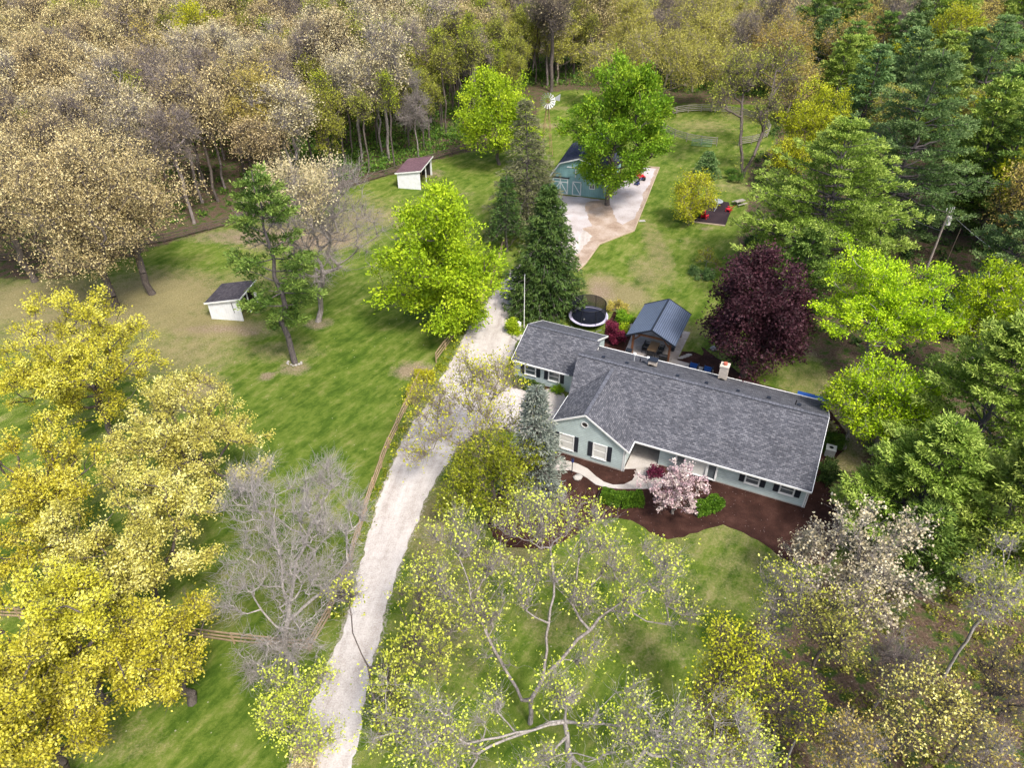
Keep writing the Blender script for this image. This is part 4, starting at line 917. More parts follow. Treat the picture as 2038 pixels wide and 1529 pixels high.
for k in range(8): a = math.pi * k / 4; i.tube([hc, hc + (sx * math.cos(a) + sz * math.sin(a)) * 1.2], .02, 4)
i.tube([hc - ax * .1, hc + ax * .1], .16, 10).build('hub', 'rust', wm)
tl = MB(); e = hc - ax * .3 + Vector((1.5, .9, -.05)); tl.tube([hc, e], .03, 5); tl.build('tail_boom', 'steel', wm)
dx = Vector((.85, .5, 0)).normalized(); q = MB(); a0 = [e + sz * .25, e - sz * .25, e + dx * 1.15 - sz * .6, e + dx * 1.25 + sz * .6]; nn = Vector((-.5, .85, 0)) * .02
q.poly([x + nn for x in a0]); q.poly([x - nn for x in a0][::-1]); q.build('tail_vane', 'steel', wm)

# ------------------------------------------------------------------ fences
def resample(P, d):
    P = [np.array(p, float) for p in P]; out = [P[0]]; acc = 0
    seglen = [np.linalg.norm(b - a) for a, b in zip(P[:-1], P[1:])]; T = sum(seglen); n = max(1, round(T / d))
    for k in range(1, n + 1):
        s = T * k / n
        for (a, b), L in zip(zip(P[:-1], P[1:]), seglen):
            if s <= L + 1e-6: out.append(a + (b - a) * min(1, s / L)); break
            s -= L
    return out
def fence(label, px, mat, nr=3, h=1.25, d=2.6, world=False, rail=(.07, .13), skip=(), seed=0, pm=None):
    P = resample([q[:2] for q in (px if world else pxpoly(px))], d); rg = random.Random(seed)
    t = thing('rail_fence', label, 'fence', (P[0][0], P[0][1], 0), 0, 'rail fences'); o = P[0]; L = [p - o for p in P]
    tops = []
    for i, p in enumerate(L):
        lean = (rg.uniform(-.04, .04), rg.uniform(-.04, .04)); MB().tube([(p[0], p[1], -.1), (p[0] + lean[0], p[1] + lean[1], h + .06)], .08, 6, .07).build('post', pm or mat, t)
    for i in range(len(L) - 1):
        if i in skip: continue
        for k in range(nr):
            z = h * (.28 + .66 * k / (nr - 1)); a = L[i]; b = L[i + 1]; off = .09 * (1 if i % 2 else -1) * .3
            MB().beam((a[0] + off, a[1], z + rg.uniform(-.04, .04)), (b[0] + off, b[1], z + rg.uniform(-.04, .04)), rail[0], rail[1]).build('rail', mat, t)
    return t
fence('tan split rail fence running beside the driveway under the round lime green tree', [(868, 722), (905, 670), (960, 603), (985, 545), (1003, 490)], 'rail', 3)
fence('long tan split rail fence along the left side of the driveway in front', [(836, 760), (805, 826), (775, 890), (752, 950), (732, 1010), (706, 1100), (682, 1170), (652, 1240), (620, 1292)], 'rail', 3)
fence('tan split rail fence crossing the lower pasture from the driveway to the left', [(616, 1296), (450, 1280), (290, 1256), (130, 1238), (-30, 1228)], 'rail', 3)
fence('dark old rail fence along the edge of the wood', [(928, 300), (862, 318), (800, 341), (722, 365), (600, 404), (462, 446), (330, 482), (200, 505), (40, 520), (-60, 524)], 'rail_dark', 3, 1.2, 3.2, rail=(.09, .16))
pc = (W(1420, 222) + W(1420, 291)) / 2; rp = (W(1420, 222)[1] - W(1420, 291)[1]) / 2
rpx = (W(1531, 252)[0] - W(1318, 252)[0]) / 2
ring_ = [(pc[0] + rpx * math.cos(a), pc[1] + rp * math.sin(a)) for a in np.linspace(-1.36, 2 * math.pi - 1.75, 26)]
fence('grey four rail fence of the round riding pen behind the barn', ring_, 'rail_grey', 4, 1.6, 3.0, True, (.06, .15), seed=4)
g0 = W(1376, 291); g1 = W(1415, 294); gt = thing('metal_gate', 'green tubular steel gate in the near side of the round pen', 'gate', (g0[0], g0[1], 0), math.atan2(g1[1] - g0[1], g1[0] - g0[0]))
gl = float(np.linalg.norm(g1 - g0)); m = MB()
for k in range(6): m.tube([(0, 0, .25 + k * .24), (gl, 0, .25 + k * .24)], .035, 5)
m.build('bars', 'gate_green', gt)
for x in (0, gl * .5, gl): MB().tube([(x, 0, .2), (x, 0, 1.5)], .035, 5).build('upright', 'gate_green', gt)

# timber edging
def edging(label, px, h=.16, wd=.16):
    P = pxpoly(px); o = P[0]; t = thing('timber_edging', label, 'edging', (o[0], o[1], 0))
    for a, b in zip(P[:-1], P[1:]): MB().beam((a[0] - o[0], a[1] - o[1], h / 2), (b[0] - o[0], b[1] - o[1], h / 2), wd, h).build('timber', 'edging', t)
edging('pale timber edging round the gravel court beside the barn', [(1284, 332), (1312, 334), (1303, 357), (1285, 402), (1262, 460), (1193, 487), (1165, 526), (1150, 540)])
edging('pale timber edging along the dark mulch of the garden bed', [(1372, 441), (1400, 445), (1443, 450)])

# ------------------------------------------------------------------ utility pole with wires
up = W(1845, 532); pole = thing('utility_pole', 'tall wooden utility pole with a pale transformer among the pines', 'utility pole', (up[0], up[1], 0), 0.35)
PHt = 8.3
MB().tube([(0, 0, 0), (0, 0, PHt)], .17, 10, .12).build('pole', 'pole', pole)
MB().beam((-.7, -.1, PHt - .5), (.7, -.1, PHt - .5), .1, .12).build('crossarm', 'pole', pole)
tf = MB().tube([(.35, -.15, PHt - 2.1), (.35, -.15, PHt - 1.1)], .34, 14).build('transformer', 'white', pole); MB().tube([(.35, -.15, PHt - 1.1), (.35, -.15, PHt - .95)], .33, 14, .2).build('lid', 'white', tf)
for x in (-.65, -.1, .25, .6): MB().tube([(x, -.1, PHt - .4), (x, -.1, PHt + .25)], .07, 8, .04).build('insulator', 'white', pole)
sp = W(1870, 552); p2 = thing('utility_pole', 'thin dark leaning pole just right of the transformer pole', 'pole', (sp[0], sp[1], 0)); MB().tube([(0, 0, 0), (.3, .2, 6.8)], .07, 8, .05).build('pole', 'rail_dark', p2)
def wire(label, a, b, sag, cat='cable'):
    a = Vector(a); b = Vector(b); P = []
    for k in range(13): s = k / 12; q = a.lerp(b, s); q.z -= sag * 4 * s * (1 - s); P.append(q)
    tag(MB().tube(P, .022, 4).build('overhead_wire', 'steel'), label, cat)
tp0 = Vector((up[0], up[1], PHt - .3)); 
wire('overhead wire running right from the transformer pole', tp0, W(2038, 532, 6.5), .5)
wire('overhead wire running left from the transformer pole into the pines', Vector((up[0], up[1], PHt - 3)), W(1760, 400, 6.5), .4)

# ------------------------------------------------------------------ garden bed things, tractor and small items
def adirondack(label, u, v, rz):
    p = W(u, v, .3); t = thing('garden_chair', label, 'chair', (p[0], p[1], 0), rz, 'red garden chairs in the garden bed')
    MB().slab([(-.35, -.4, .42), (.35, -.4, .42), (.35, .25, .28), (-.35, .25, .28)], .05).build('seat', 'red', t)
    MB().slab([(-.32, .22, .3), (.32, .22, .3), (.38, .6, 1.1), (-.38, .6, 1.1)], .05).build('backrest', 'red', t)
    for s in (-.42, .42):
        MB().box(s - .07, s + .07, -.5, .35, .55, .59).build('armrest', 'red', t); MB().box(s - .04, s + .04, -.45, -.37, 0, .55).build('leg', 'red', t); MB().box(s - .04, s + .04, .2, .28, 0, .55).build('leg', 'red', t)
adirondack('red garden chair in the dark mulch bed, left end behind the timber edge', 1396, 422, 2.2)
adirondack('red garden chair in the dark mulch bed, just in front of the other left one', 1402, 431, 2.5)
adirondack('red garden chair at the right end of the dark mulch bed', 1452, 417, -2.2)
p = W(1425, 404, .3); t = thing('fire_pit', 'round pale steel fire pit at the back of the dark mulch bed', 'fire pit', (p[0], p[1], 0), .4)
MB().tube([(0, 0, .2), (0, 0, .6)], .6, 18, .95).build('bowl', 'steel', t); MB().ring((0, 0), .7, 1.05, .66, 24, .05).build('rim', 'steel', t)
for k in range(3): MB().tube([(.5 * math.cos(2.1 * k), .5 * math.sin(2.1 * k), 0), (.5 * math.cos(2.1 * k), .5 * math.sin(2.1 * k), .3)], .04, 5).build('leg', 'black', t)
p0 = W(1430, 411); p1 = W(1421, 422); tag(MB().tube([(p0[0], p0[1], .75), (p1[0], p1[1], .1)], .035, 6).build('rake_handle', 'steel'), 'long pale tool handle leaning over the dark mulch bed', 'tool')
p = W(1472, 402, .5); t = thing('picnic_table', 'pale weathered picnic table right of the garden bed', 'table', (p[0], p[1], 0), .5)
MB().box(-.9, .9, -.42, .42, .7, .76).build('tabletop', 'rail_grey', t)
for s in (-1, 1): MB().box(-.9, .9, s * .75 - .13, s * .75 + .13, .42, .46).build('bench', 'rail_grey', t); MB().beam((s * .6, -.7, .0), (s * .6, .3, .7), .06, .08).beam((s * .6, .7, .0), (s * .6, -.3, .7), .06, .08).build('leg', 'rail_grey', t)
# tractor
p = W(1273, 352, .5); t = thing('tractor', 'small red and black lawn tractor parked on the gravel beside the barn', 'tractor', (p[0], p[1], 0), math.radians(20))
MB().slab([(-.32, .1, .98), (.32, .1, .98), (.28, 1.15, .85), (-.28, 1.15, .85)], .45).build('hood', 'red', t)
MB().box(-.3, .3, -.75, .15, .35, .5).build('chassis', 'darkblue', t); MB().box(-.25, .25, -.75, -.3, .7, .8).box(-.25, .25, -.82, -.72, .8, 1.2).build('seat', 'red', t)
MB().box(-.62, -.3, -.95, -.25, .75, .82).box(.3, .62, -.95, -.25, .75, .82).build('fender', 'red', t)
MB().tube([(0, -.05, .5), (0, -.15, 1.05)], .03, 6).ring((0, -.17), .14, .19, 1.1, 14, .04).build('steering_wheel', 'black', t)
for x, y, r, w2 in ((-.5, -.6, .42, .26), (.5, -.6, .42, .26), (-.42, .85, .27, .18), (.42, .85, .27, .18)):
    wo = MB().tube([(x - w2 / 2, y, r), (x + w2 / 2, y, r)], r, 16).build('wheel', 'black', t); MB().tube([(x - w2 / 2 - .01, y, r), (x + w2 / 2 + .01, y, r)], r * .5, 12).build('rim', 'white', wo)
MB().tube([(-.3, -.6, 1.0), (-.3, -.6, 1.75), (.3, -.6, 1.75), (.3, -.6, 1.0)], .035, 6).build('roll_bar', 'black', t)
p = W(1265, 343, .4); t = thing('utility_trailer', 'small yellow cart standing next to the red tractor', 'cart', (p[0], p[1], 0), .3)
MB().box(-.5, .5, -.7, .7, .4, .46).box(-.5, -.46, -.7, .7, .46, .8).box(.46, .5, -.7, .7, .46, .8).box(-.46, .46, .66, .7, .46, .8).build('tub', 'yellow', t)
for s in (-.56, .56): MB().tube([(s - .06, 0, .28), (s + .06, 0, .28)], .28, 14).build('wheel', 'black', t)
p = W(1268, 363, .4); t = thing('push_mower', 'small dark blue mower in front of the red tractor', 'mower', (p[0], p[1], 0), 2.6)
MB().box(-.3, .3, -.4, .4, .15, .38).build('deck', 'darkblue', t); MB().tube([(0, .1, .38), (0, .1, .6)], .16, 10).build('engine', 'black', t); MB().tube([(-.25, -.4, .3), (-.25, -1.1, 1.0), (.25, -1.1, 1.0), (.25, -.4, .3)], .025, 5).build('handle', 'steel', t)
for x in (-.33, .33):
    for y in (-.32, .32): MB().tube([(x - .04, y, .12), (x + .04, y, .12)], .12, 10).build('wheel', 'black', t)
# pale stones
rg_ = random.Random(7)
for i in range(9):
    a = math.pi + i / 8 * math.pi + rg_.uniform(-.1, .1); c = W(587, 722); r = .8 + rg_.uniform(-.12, .12)
    s = MB().rock((c[0] + r * math.cos(a), c[1] + r * math.sin(a) * .8, .1), .11 + .07 * rg_.random(), i + 30, .7).build('stone', 'stone', None, True); tag(s, 'pale round stone at the foot of the tall pasture pine, %s of nine' % ('first from left', 'second from left', 'third from left', 'fourth from left', 'middle one', 'fourth from right', 'third from right', 'second from right', 'first from right')[i], 'stone', 'stones round the pine foot')
for i, (u, v, d_) in enumerate([(1025, 672, 'left'), (1031, 676, 'middle'), (1036, 671, 'right')]):
    c = W(u, v); tag(MB().rock((c[0], c[1], .12), .33, 50 + i, .6).build('boulder', 'stone', None, True), 'rounded pale rock below the yellow green bush by the wing, %s of three' % d_, 'rock')
c = W(1278, 440); tag(MB().slab([(c[0] - .5, c[1] - .3, .06), (c[0] + .5, c[1] - .2, .06), (c[0] + .4, c[1] + .4, .06), (c[0] - .4, c[1] + .3, .06)], .05).build('flat_stone', 'stone'), 'flat pale stone on the lawn just outside the court edging', 'stone')
# far parked car and far house roof glimpsed behind the pines
c = W(1606, 110, 1.0); t = thing('parked_car', 'dark green car glimpsed between the far pines at the top', 'car', (c[0], c[1], 0), .3)
def carbody(t, mat):
    b = MB(); pr = [(-2.2, .35), (-2.25, .8), (-1.5, .95), (-.9, 1.42), (.7, 1.45), (1.4, .95), (2.2, .82), (2.25, .35)]
    i = len(b.v); b.v += [(x, -.85, z) for x, z in pr] + [(x, .85, z) for x, z in pr]; n = len(pr)
    b.f.append(tuple(range(n))); b.f.append(tuple(range(2 * n - 1, n - 1, -1)))
    for k in range(n): b.f.append(((k + 1) % n, k, k + n, (k + 1) % n + n))
    b.build('body', mat, t)
    MB().slab([(1.38, -.75, .99), (1.38, .75, .99), (.74, .7, 1.45), (.74, -.7, 1.45)], .02).build('windscreen', 'glass', t)
    for x in (-1.4, 1.4):
        for y in (-.82, .82): MB().tube([(x, y - .1, .33), (x, y + .1, .33)], .33, 14).build('wheel', 'black', t)
carbody(t, 'gate_green')
c = W(1615, 128, 1.5); t = thing('far_house', 'small pale far house glimpsed through the yellow trees near the top', 'house', (c[0] - 3, c[1], 0), .25)
MB().box(-4, 4, -3, 3, 0, 2.6).build('wall', 'white', t); r = MB(); r.slab([(-4.4, -3.5, 2.5), (4.4, -3.5, 2.5), (4.4, 0, 4.2), (-4.4, 0, 4.2)], .12); r.slab([(-4.4, 0, 4.2), (4.4, 0, 4.2), (4.4, 3.5, 2.5), (-4.4, 3.5, 2.5)], .12); r.build('roof', 'stone', t)
wi = MB().box(-2, -.9, -3.05, -3.002, 1, 2).build('window', 'glass', t)
for i, (u, v) in enumerate([(1098, 138)]):
    c = W(u, 178); d_ = thing('yard_light', 'small white yard light fixed high on the dark tree trunk behind the windmill', 'light', (c[0] - .4, c[1] - 1.0, 5.6)); MB().rock((0, 0, 0), .42, 3, 1).build('globe', 'white', d_, True); MB().tube([(0, .1, 0), (.3, .9, -.1)], .04, 5).build('bracket', 'steel', d_)
#PART3

# ------------------------------------------------------------------ the trees one can tell apart
def cf(uc, vc, hw, H, hf=.6):
    """place a crown whose middle is seen at (uc, vc) with half width hw photo pixels"""
    p = W(uc, vc, H * hf); zc = p[1] * math.cos(TH) + (CAMH - H * hf) * math.sin(TH); return p[:2], hw * zc / FPX
def blobs(L, loc, clump=4, flat=.8):
    """crown made of separate masses: (u, v, height, radius, tips)"""
    def f(rg):
        out = []
        for u, v, z, r, n in L:
            c = W(u, v, z) - np.array([loc[0], loc[1], 0]); nc = max(2, n // clump)
            d = unit(rg.normal(size=(nc, 3))) * (rg.random((nc, 1)) ** .45) * r * np.array([1, 1, flat])
            out.append(c + np.repeat(d, clump, 0) + rg.normal(size=(nc * clump, 3)) * .12 * r)
        return np.concatenate(out)
    return f

def LP(loc, u, v, z): return W(u, v, z) - np.array([loc[0], loc[1], 0])
def hero(label, cat, loc, kit, rz=0, name='deciduous_tree', group=None, sc=(1, 1, 1)):
    return plant(kit, label, cat, loc, name, rz, sc, group)

# pasture and driveway trees
loc = W(890, 660)[:2]
hero('big round lime green tree between the pasture and the driveway', 'tree', loc, broadleaf(1, 17.2, 6.8, .04, .38, 440, 38000, .34, .17, .48, 'bark', 'lime', 18, .32, .36, 1.0, 3, .8, trunk_top=.4, cz=8.6, outward=1.3, lean=(-.1, .6), clump=6, csig=.075))
loc = W(587, 722)[:2]
hero('tall dark pine with gaps between its tufted branches standing in a ring of pale stones', 'pine tree', loc, conifer(2, 21.5, 4.1, 'pine', .2, .33, 'pine', 13, 4, 1.6, .45, .40, .12, .16), name='pine_tree')
loc = W(633, 640)[:2]
hero('pale budding oak with bare lower limbs standing right of the pasture pine', 'tree', loc, broadleaf(3, 19.5, 7.6, .26, .30, 420, 0, bark='bark_grey', lumps=9, amp=.3, shell=.45, tw=6, twL=1.4, twr=.019, trunk_top=.33, wob=.14, flatb=.9, lean=(2.0, 0), rtip=.02) | dict(crown=None))
t_oak = bpy.context.scene.collection.objects
kit = broadleaf(3, 19.5, 5.6, .66, .05, 150, 8000, .22, .11, .5, 'bark_grey', 'tanpale', 9, .3, .5, .8, 0, trunk_top=.8, lean=(1.2, 0))
o = bpy.data.objects.new('crown', kit['crown']); C.objects.link(o); o.parent = [x for x in C.objects if x.get('label', '').startswith('pale budding oak')][0]

loc = W(1208, 408)[:2]
hero('tall bright green maple growing from the court in front of the barn', 'tree', loc, broadleaf(4, 20.5, 8.7, .14, .36, 420, 42000, .38, .19, .5, 'bark', 'green', 13, .5, .4, .95, 3, .8, trunk_top=.45, outward=1.4, lean=(.7, .3), clump=6, csig=.065, cz=11))
loc, R = cf(993, 230, 78, 15.5, .55)
hero('round lime green tree behind the grey green spruce, left of the windmill', 'tree', loc, broadleaf(5, 15.5, R, .1, .3, 380, 22000, .36, .2, .6, 'bark', 'lime', 14, .3, .4, .9, 2, .8, trunk_top=.45))
loc = W(1045, 470)[:2]
hero('tall narrow dull green spruce in front of the windmill', 'spruce tree', loc, conifer(6, 19.5, 6.0, 'spruce', .08, .24, 'gspruce', 28, 8, 1.0, .8, .42, .1, .12), name='spruce_tree')
loc = W(1008, 500)[:2]
hero('small thin fir with bare lower trunk beside the dull green spruce', 'fir tree', loc, conifer(7, 11.0, 2.5, 'spruce', .3, .16, 'norway', 16, 7, .7, .75, .34, .1, .12), name='fir_tree')
loc = W(1084, 612)[:2]
hero('broad dark green spruce touching the driveway behind the house wing', 'spruce tree', loc, conifer(8, 15.8, 5.2, 'norway', .02, .3, 'norway', 40, 11, 1.15, .72, .36, .1), name='spruce_tree')
loc, R = cf(1505, 640, 100, 13.8, .5)
hero('dark purple leaved maple behind the right half of the house', 'maple tree', loc, broadleaf(9, 13.8, R * 1.02, .05, .3, 520, 42000, .27, .17, .5, 'bark', 'purple', 14, .3, .4, 1.0, 2, .6, trunk_top=.45, cz=7.0, csig=.07), name='maple_tree')
loc = W(1064, 988)[:2]
hero('grey blue spruce at the left corner of the house gable', 'spruce tree', loc, conifer(10, 12.2, 2.65, 'spruce', .03, .2, 'blue', 26, 7, 1.1, .75, .30, .085), name='spruce_tree')
loc = W(984, 1040)[:2]
hero('olive yellow locust tree on the mulch between the driveway and the grey blue spruce', 'tree', loc, broadleaf(11, 9.0, 5.0, .15, .17, 260, 11000, .22, .09, .34, 'bark', 'oliveg', 10, .35, .5, .8, 3, .8, trunk_top=.4, tips=blobs([(985, 930, 6.3, 2.9, 90), (925, 960, 5, 2.0, 44), (1035, 935, 5.3, 2.0, 44), (985, 1005, 3.5, 2.0, 40), (895, 1005, 3.5, 1.3, 16)], loc)))
loc = W(955, 935)[:2]
hero('sparse yellow green tree with upright twigs over the widest part of the driveway', 'tree', loc, broadleaf(12, 10, 5, .15, .10, 170, 5200, .20, .11, .14, 'bark_tan', 'locust', tw=5, twL=1.3, twr=.014, nseg=3, curl=.25, rtip=.014, trunk_top=.2, up=.6, tips=blobs([(925, 770, 8.2, 2.6, 80), (985, 760, 8.2, 2.2, 60), (870, 800, 7, 2.2, 50), (1010, 830, 6.5, 2.4, 50), (940, 860, 6, 2.6, 60), (855, 880, 5, 2.2, 36)], loc), wob=.08))
loc = W(590, 1348)[:2]
hero('large bare silver grey tree at the driveway fence in front', 'tree', loc, broadleaf(13, 17, 6, .1, .19, 420, 0, bark='bark_pale', tw=3.0 and 5, twL=1.15, twr=.0125, nseg=3, trunk_top=.3, curl=.38, rtip=.014, wob=.09, seg=.6,
  limbs=[[LP(loc, 585, 1230, 4.5), LP(loc, 590, 1120, 8), LP(loc, 640, 1010, 11)], [LP(loc, 585, 1230, 4.5), LP(loc, 560, 1130, 8), LP(loc, 545, 1030, 11)], [LP(loc, 585, 1230, 4.5), LP(loc, 640, 1180, 6.5), LP(loc, 690, 1120, 9)], [LP(loc, 585, 1260, 4), LP(loc, 530, 1230, 5.5), LP(loc, 500, 1180, 7.5)]], tips=blobs([(560, 1060, 10.5, 3.2, 140), (640, 975, 12.5, 2.0, 80), (690, 1040, 10.5, 1.8, 60), (515, 1170, 8, 2.6, 90), (490, 970, 11, 2.3, 80), (610, 1170, 8.5, 2.6, 90), (520, 1290, 4, 2.0, 64), (590, 1270, 6, 2, 44), (690, 1150, 8, 1.6, 36)], loc)))
loc = W(1055, 1440)[:2]
fr = [np.array([0, 0, -.15]), np.array([.05, 0, 1.2]), np.array([0, .1, 2.6])]
hero('sparse yellow green tree with three long grey limbs on the front lawn', 'tree', loc, broadleaf(14, 14, 6, .1, .15, 380, 8500, .15, .105, .08, 'bark_grey', 'sprig', tw=5, twL=1.1, twr=.011, nseg=3, forks=fr, wob=.05, rtip=.013,
  limbs=[[fr[-1], LP(loc, 1040, 1395, 3.5), LP(loc, 985, 1300, 6), LP(loc, 945, 1215, 8), LP(loc, 915, 1110, 10)], [fr[-1], LP(loc, 1078, 1350, 4), LP(loc, 1092, 1240, 7), LP(loc, 1105, 1160, 8.6), LP(loc, 1150, 1080, 10.5)], [LP(loc, 1078, 1350, 4), LP(loc, 1150, 1275, 6), LP(loc, 1220, 1210, 7.8), LP(loc, 1320, 1160, 9)], [LP(loc, 1105, 1160, 8.6), LP(loc, 1090, 1060, 10.5)]], tips=blobs([(910, 1075, 10, 2.0, 60), (865, 1170, 8.5, 1.9, 32), (930, 1230, 7.5, 1.8, 36), (1095, 1020, 11, 2.2, 72), (1168, 1050, 10.5, 1.9, 56), (1010, 1210, 8, 1.4, 24), (1310, 1130, 9.5, 1.8, 48), (1250, 1190, 8, 1.8, 40), (1150, 1190, 7.5, 1.4, 28), (1030, 1030, 11, 1.5, 32), (1060, 1150, 8.5, 1.8, 36), (1210, 1120, 8.5, 1.6, 32), (1340, 1200, 8, 1.4, 24), (960, 1140, 9, 1.8, 36), (1000, 1290, 6, 1.3, 16), (1160, 1300, 5.5, 1.3, 16)], loc, 4)))
loc = W(1125, 1570)[:2]
hero('wide grey twiggy tree at the bottom edge with a tangled nest in its fork', 'tree', loc, broadleaf(15, 13, 6, .1, .16, 420, 7000, .14, .095, .12, 'bark_pale', 'sprig', tw=5, twL=1.1, twr=.0115, nseg=3, forks=[np.array([0, 0, -.15]), np.array([0, 0, 1.5]), np.array([.1, 0, 3.4])], wob=.1, curl=.4, rtip=.013,
  limbs=[[np.array([.1, 0, 3.4]), LP(loc, 1125, 1440, 6.5), LP(loc, 1128, 1390, 8.5)], [LP(loc, 1125, 1440, 6.5), LP(loc, 1030, 1460, 7), LP(loc, 950, 1500, 7.5)], [LP(loc, 1125, 1440, 6.5), LP(loc, 1060, 1455, 7), LP(loc, 930, 1480, 8), LP(loc, 860, 1440, 8.5), LP(loc, 770, 1430, 9)], [LP(loc, 1125, 1420, 7), LP(loc, 1210, 1440, 8), LP(loc, 1330, 1460, 8.5), LP(loc, 1430, 1480, 8.5)]], tips=blobs([(810, 1445, 9, 2.2, 70), (940, 1460, 8, 2.2, 52), (870, 1520, 7, 2.2, 44), (1130, 1400, 9.0, 1.6, 40), (1290, 1440, 9, 2.2, 60), (1420, 1475, 8.5, 2.2, 56), (1050, 1510, 8, 2, 36), (1200, 1510, 8, 2, 40), (1350, 1530, 7, 2, 36), (1510, 1505, 8, 1.6, 28)], loc, 4)))
loc = W(760, 1480)[:2]
hero('half bare tree with dark limbs crossing the driveway near the bottom', 'tree', loc, broadleaf(16, 11, 6, .1, .12, 360, 4200, .16, .11, .1, 'bark', 'sprig', tw=5, twL=1.1, twr=.0115, nseg=3, forks=[np.array([0, 0, -.15]), np.array([-.1, .2, 1.5]), LP(loc, 745, 1400, 3)], wob=.07, rtip=.013,
  limbs=[[LP(loc, 745, 1400, 3), LP(loc, 735, 1330, 5), LP(loc, 700, 1260, 7), LP(loc, 695, 1200, 8)], [LP(loc, 735, 1350, 4.6), LP(loc, 790, 1320, 6), LP(loc, 840, 1240, 7.6)]], tips=blobs([(830, 1290, 7.5, 2.0, 52), (850, 1190, 8.5, 1.8, 40), (690, 1200, 8.5, 1.1, 12), (790, 1340, 7.5, 1.3, 24), (800, 1420, 7, 1.8, 44)], loc, 4)))
loc = W(600, 1500)[:2]
hero('small budding tree left of the driveway near the bottom edge', 'tree', loc, broadleaf(17, 7.5, 3, .1, .09, 150, 3800, .14, .095, .1, 'bark_grey', 'sprig', tw=5, twL=.8, twr=.0115, nseg=3, wob=.07, rtip=.013, trunk_top=.3, tips=blobs([(575, 1390, 6.3, 1.7, 48), (625, 1440, 5.6, 1.5, 36), (550, 1450, 5.0, 1.4, 32), (640, 1370, 6.3, 1.1, 16)], loc, 4)))
loc = W(1132, 1408)[:2]
q = W(1128, 1388, 8.5); rgn = np.random.default_rng(5); c_ = np.tile(q, (260, 1)) + unit(rgn.normal(size=(260, 3))) * .45 * rgn.random((260, 1)) ** .4 * np.array([1, 1, .6]); d_ = unit(rgn.normal(size=(260, 3)))
V_, F_ = frust(c_, c_ + d_ * .5, np.full(260, .016), np.full(260, .008), 3); o = bpy.data.objects.new('squirrel_nest', npmesh('squirrel_nest', V_, F_, BARK['bark_pale'])); C.objects.link(o)
tag(o, 'ball of tangled pale twigs high in the fork of the wide grey tree', 'nest')

# golden trees on the left
golds = [('bright golden tree at the left edge behind the other golden trees', 165, 735, 185, 15, 'gold', 24000),
         ('pale golden tree nearest the lower pasture lawn', 385, 880, 158, 12.5, 'gold2', 20000),
         ('golden tree at the left edge halfway down, below the brightest crown', 70, 1010, 150, 14, 'gold', 20000),
         ('golden tree in the middle of the golden row, behind the crossing rail fence', 270, 1095, 170, 12.5, 'gold2', 21000),
         ('olive gold tree in front of the crossing rail fence, nearest the dark lawn', 330, 1300, 115, 10.5, 'gold', 14000),
         ('golden tree at the left edge just above the bottom corner', 130, 1270, 130, 13, 'gold', 16000),
         ('bright golden tree filling the bottom left corner', 60, 1440, 140, 12, 'gold', 16000)]
for i, (lb, u, v, hw, H, lf, n) in enumerate(golds):
    loc, R = cf(u, v, hw, H, .55)
    hero(lb, 'tree', loc, broadleaf(20 + i, H, R, .2, .27, int(190 + R * 26), int(n * 1.9), .165, .105, .27, 'bark', lf, 13, .45, .5, .9, 4, 1.0, trunk_top=.42, outward=.5, clump=5, csig=.07))

# white and pink blossom trees
loc, R = cf(1715, 1130, 125, 10.5, .62)
hero('cream blossomed tree below the right end of the house', 'tree', loc, broadleaf(30, 10.5, R, .2, .14, 240, 5600, .17, .13, .07, 'bark_grey', 'white', tw=5, twL=.9, twr=.011, lumps=10, amp=.45, rtip=.013, trunk_top=.4))
loc, R = cf(1612, 1075, 44, 7, .7)
hero('small cream blossomed tree over the tip of the brown mulch bed', 'tree', loc, broadleaf(31, 7, R, .3, .08, 90, 1500, .16, .12, .08, 'bark_grey', 'white', tw=5, twL=.6, twr=.014, trunk_top=.45))
loc, R = cf(1348, 975, 66, 5.2, .55)
hero('pink flowering magnolia in front of the bay window', 'magnolia tree', loc, broadleaf(32, 5.6, R * 1.15, .1, .12, 150, 4600, .17, .12, .13, 'bark_grey', 'pink', 9, .45, .45, .8, tw=3, rtip=.018, twL=.5, twr=.014, trunk_top=.3), name='magnolia_tree')

# lime trees on the right
limes = [('big bright chartreuse tree with finger like shoots behind the right end of the house', 1755, 615, 135, 14, 'neon', 34000),
         ('lower chartreuse tree between the house end and the pines', 1775, 805, 90, 9.5, 'neon', 17000),
         ('small chartreuse tree in front of the lower bright one, beside the bare path', 1712, 805, 72, 8.5, 'neon', 10000),
         ('yellow chartreuse tree at the right edge among the pines', 1975, 630, 90, 14, 'neon', 20000)]
for i, (lb, u, v, hw, H, lf, n) in enumerate(limes):
    loc, R = cf(u, v, hw, H, .62)
    hero(lb, 'tree', loc, broadleaf(40 + i, H, R, .28, .22, 300, n, .22, .13, .3, 'bark_grey', lf, 13, .5, .45, .7, 3, .9, trunk_top=.45, outward=1.3, clump=4, csig=.09))
loc = W(1370, 448)[:2]
hero('small orange yellow tree at the left corner of the garden bed', 'tree', loc, broadleaf(45, 8.2, 2.9, .1, .1, 260, 9000, .22, .12, .35, 'bark_tan', 'orange' if 0 else 'locust', 10, .25, .4, .9, 3, .7, trunk_top=.4, cz=4.2))
loc, R = cf(1408, 328, 27, 4.2, .5)
hero('small dark blue green conifer shrub behind the orange yellow tree', 'conifer', loc, conifer(46, 4.4, R, 'spruce', .02, .1, 'pine2', 16, 8, 1, .6, .3, .09), name='spruce_tree')
loc, R = cf(1408, 515, 22, 2.4, .5)
hero('small pale leaved shrub on the back lawn beyond the purple maple', 'shrub', loc, broadleaf(47, 2.4, R * 1.1, .1, .04, 60, 900, .18, .12, .2, 'bark_grey', 'olive', tw=3, twL=.4, twr=.01), name='shrub')

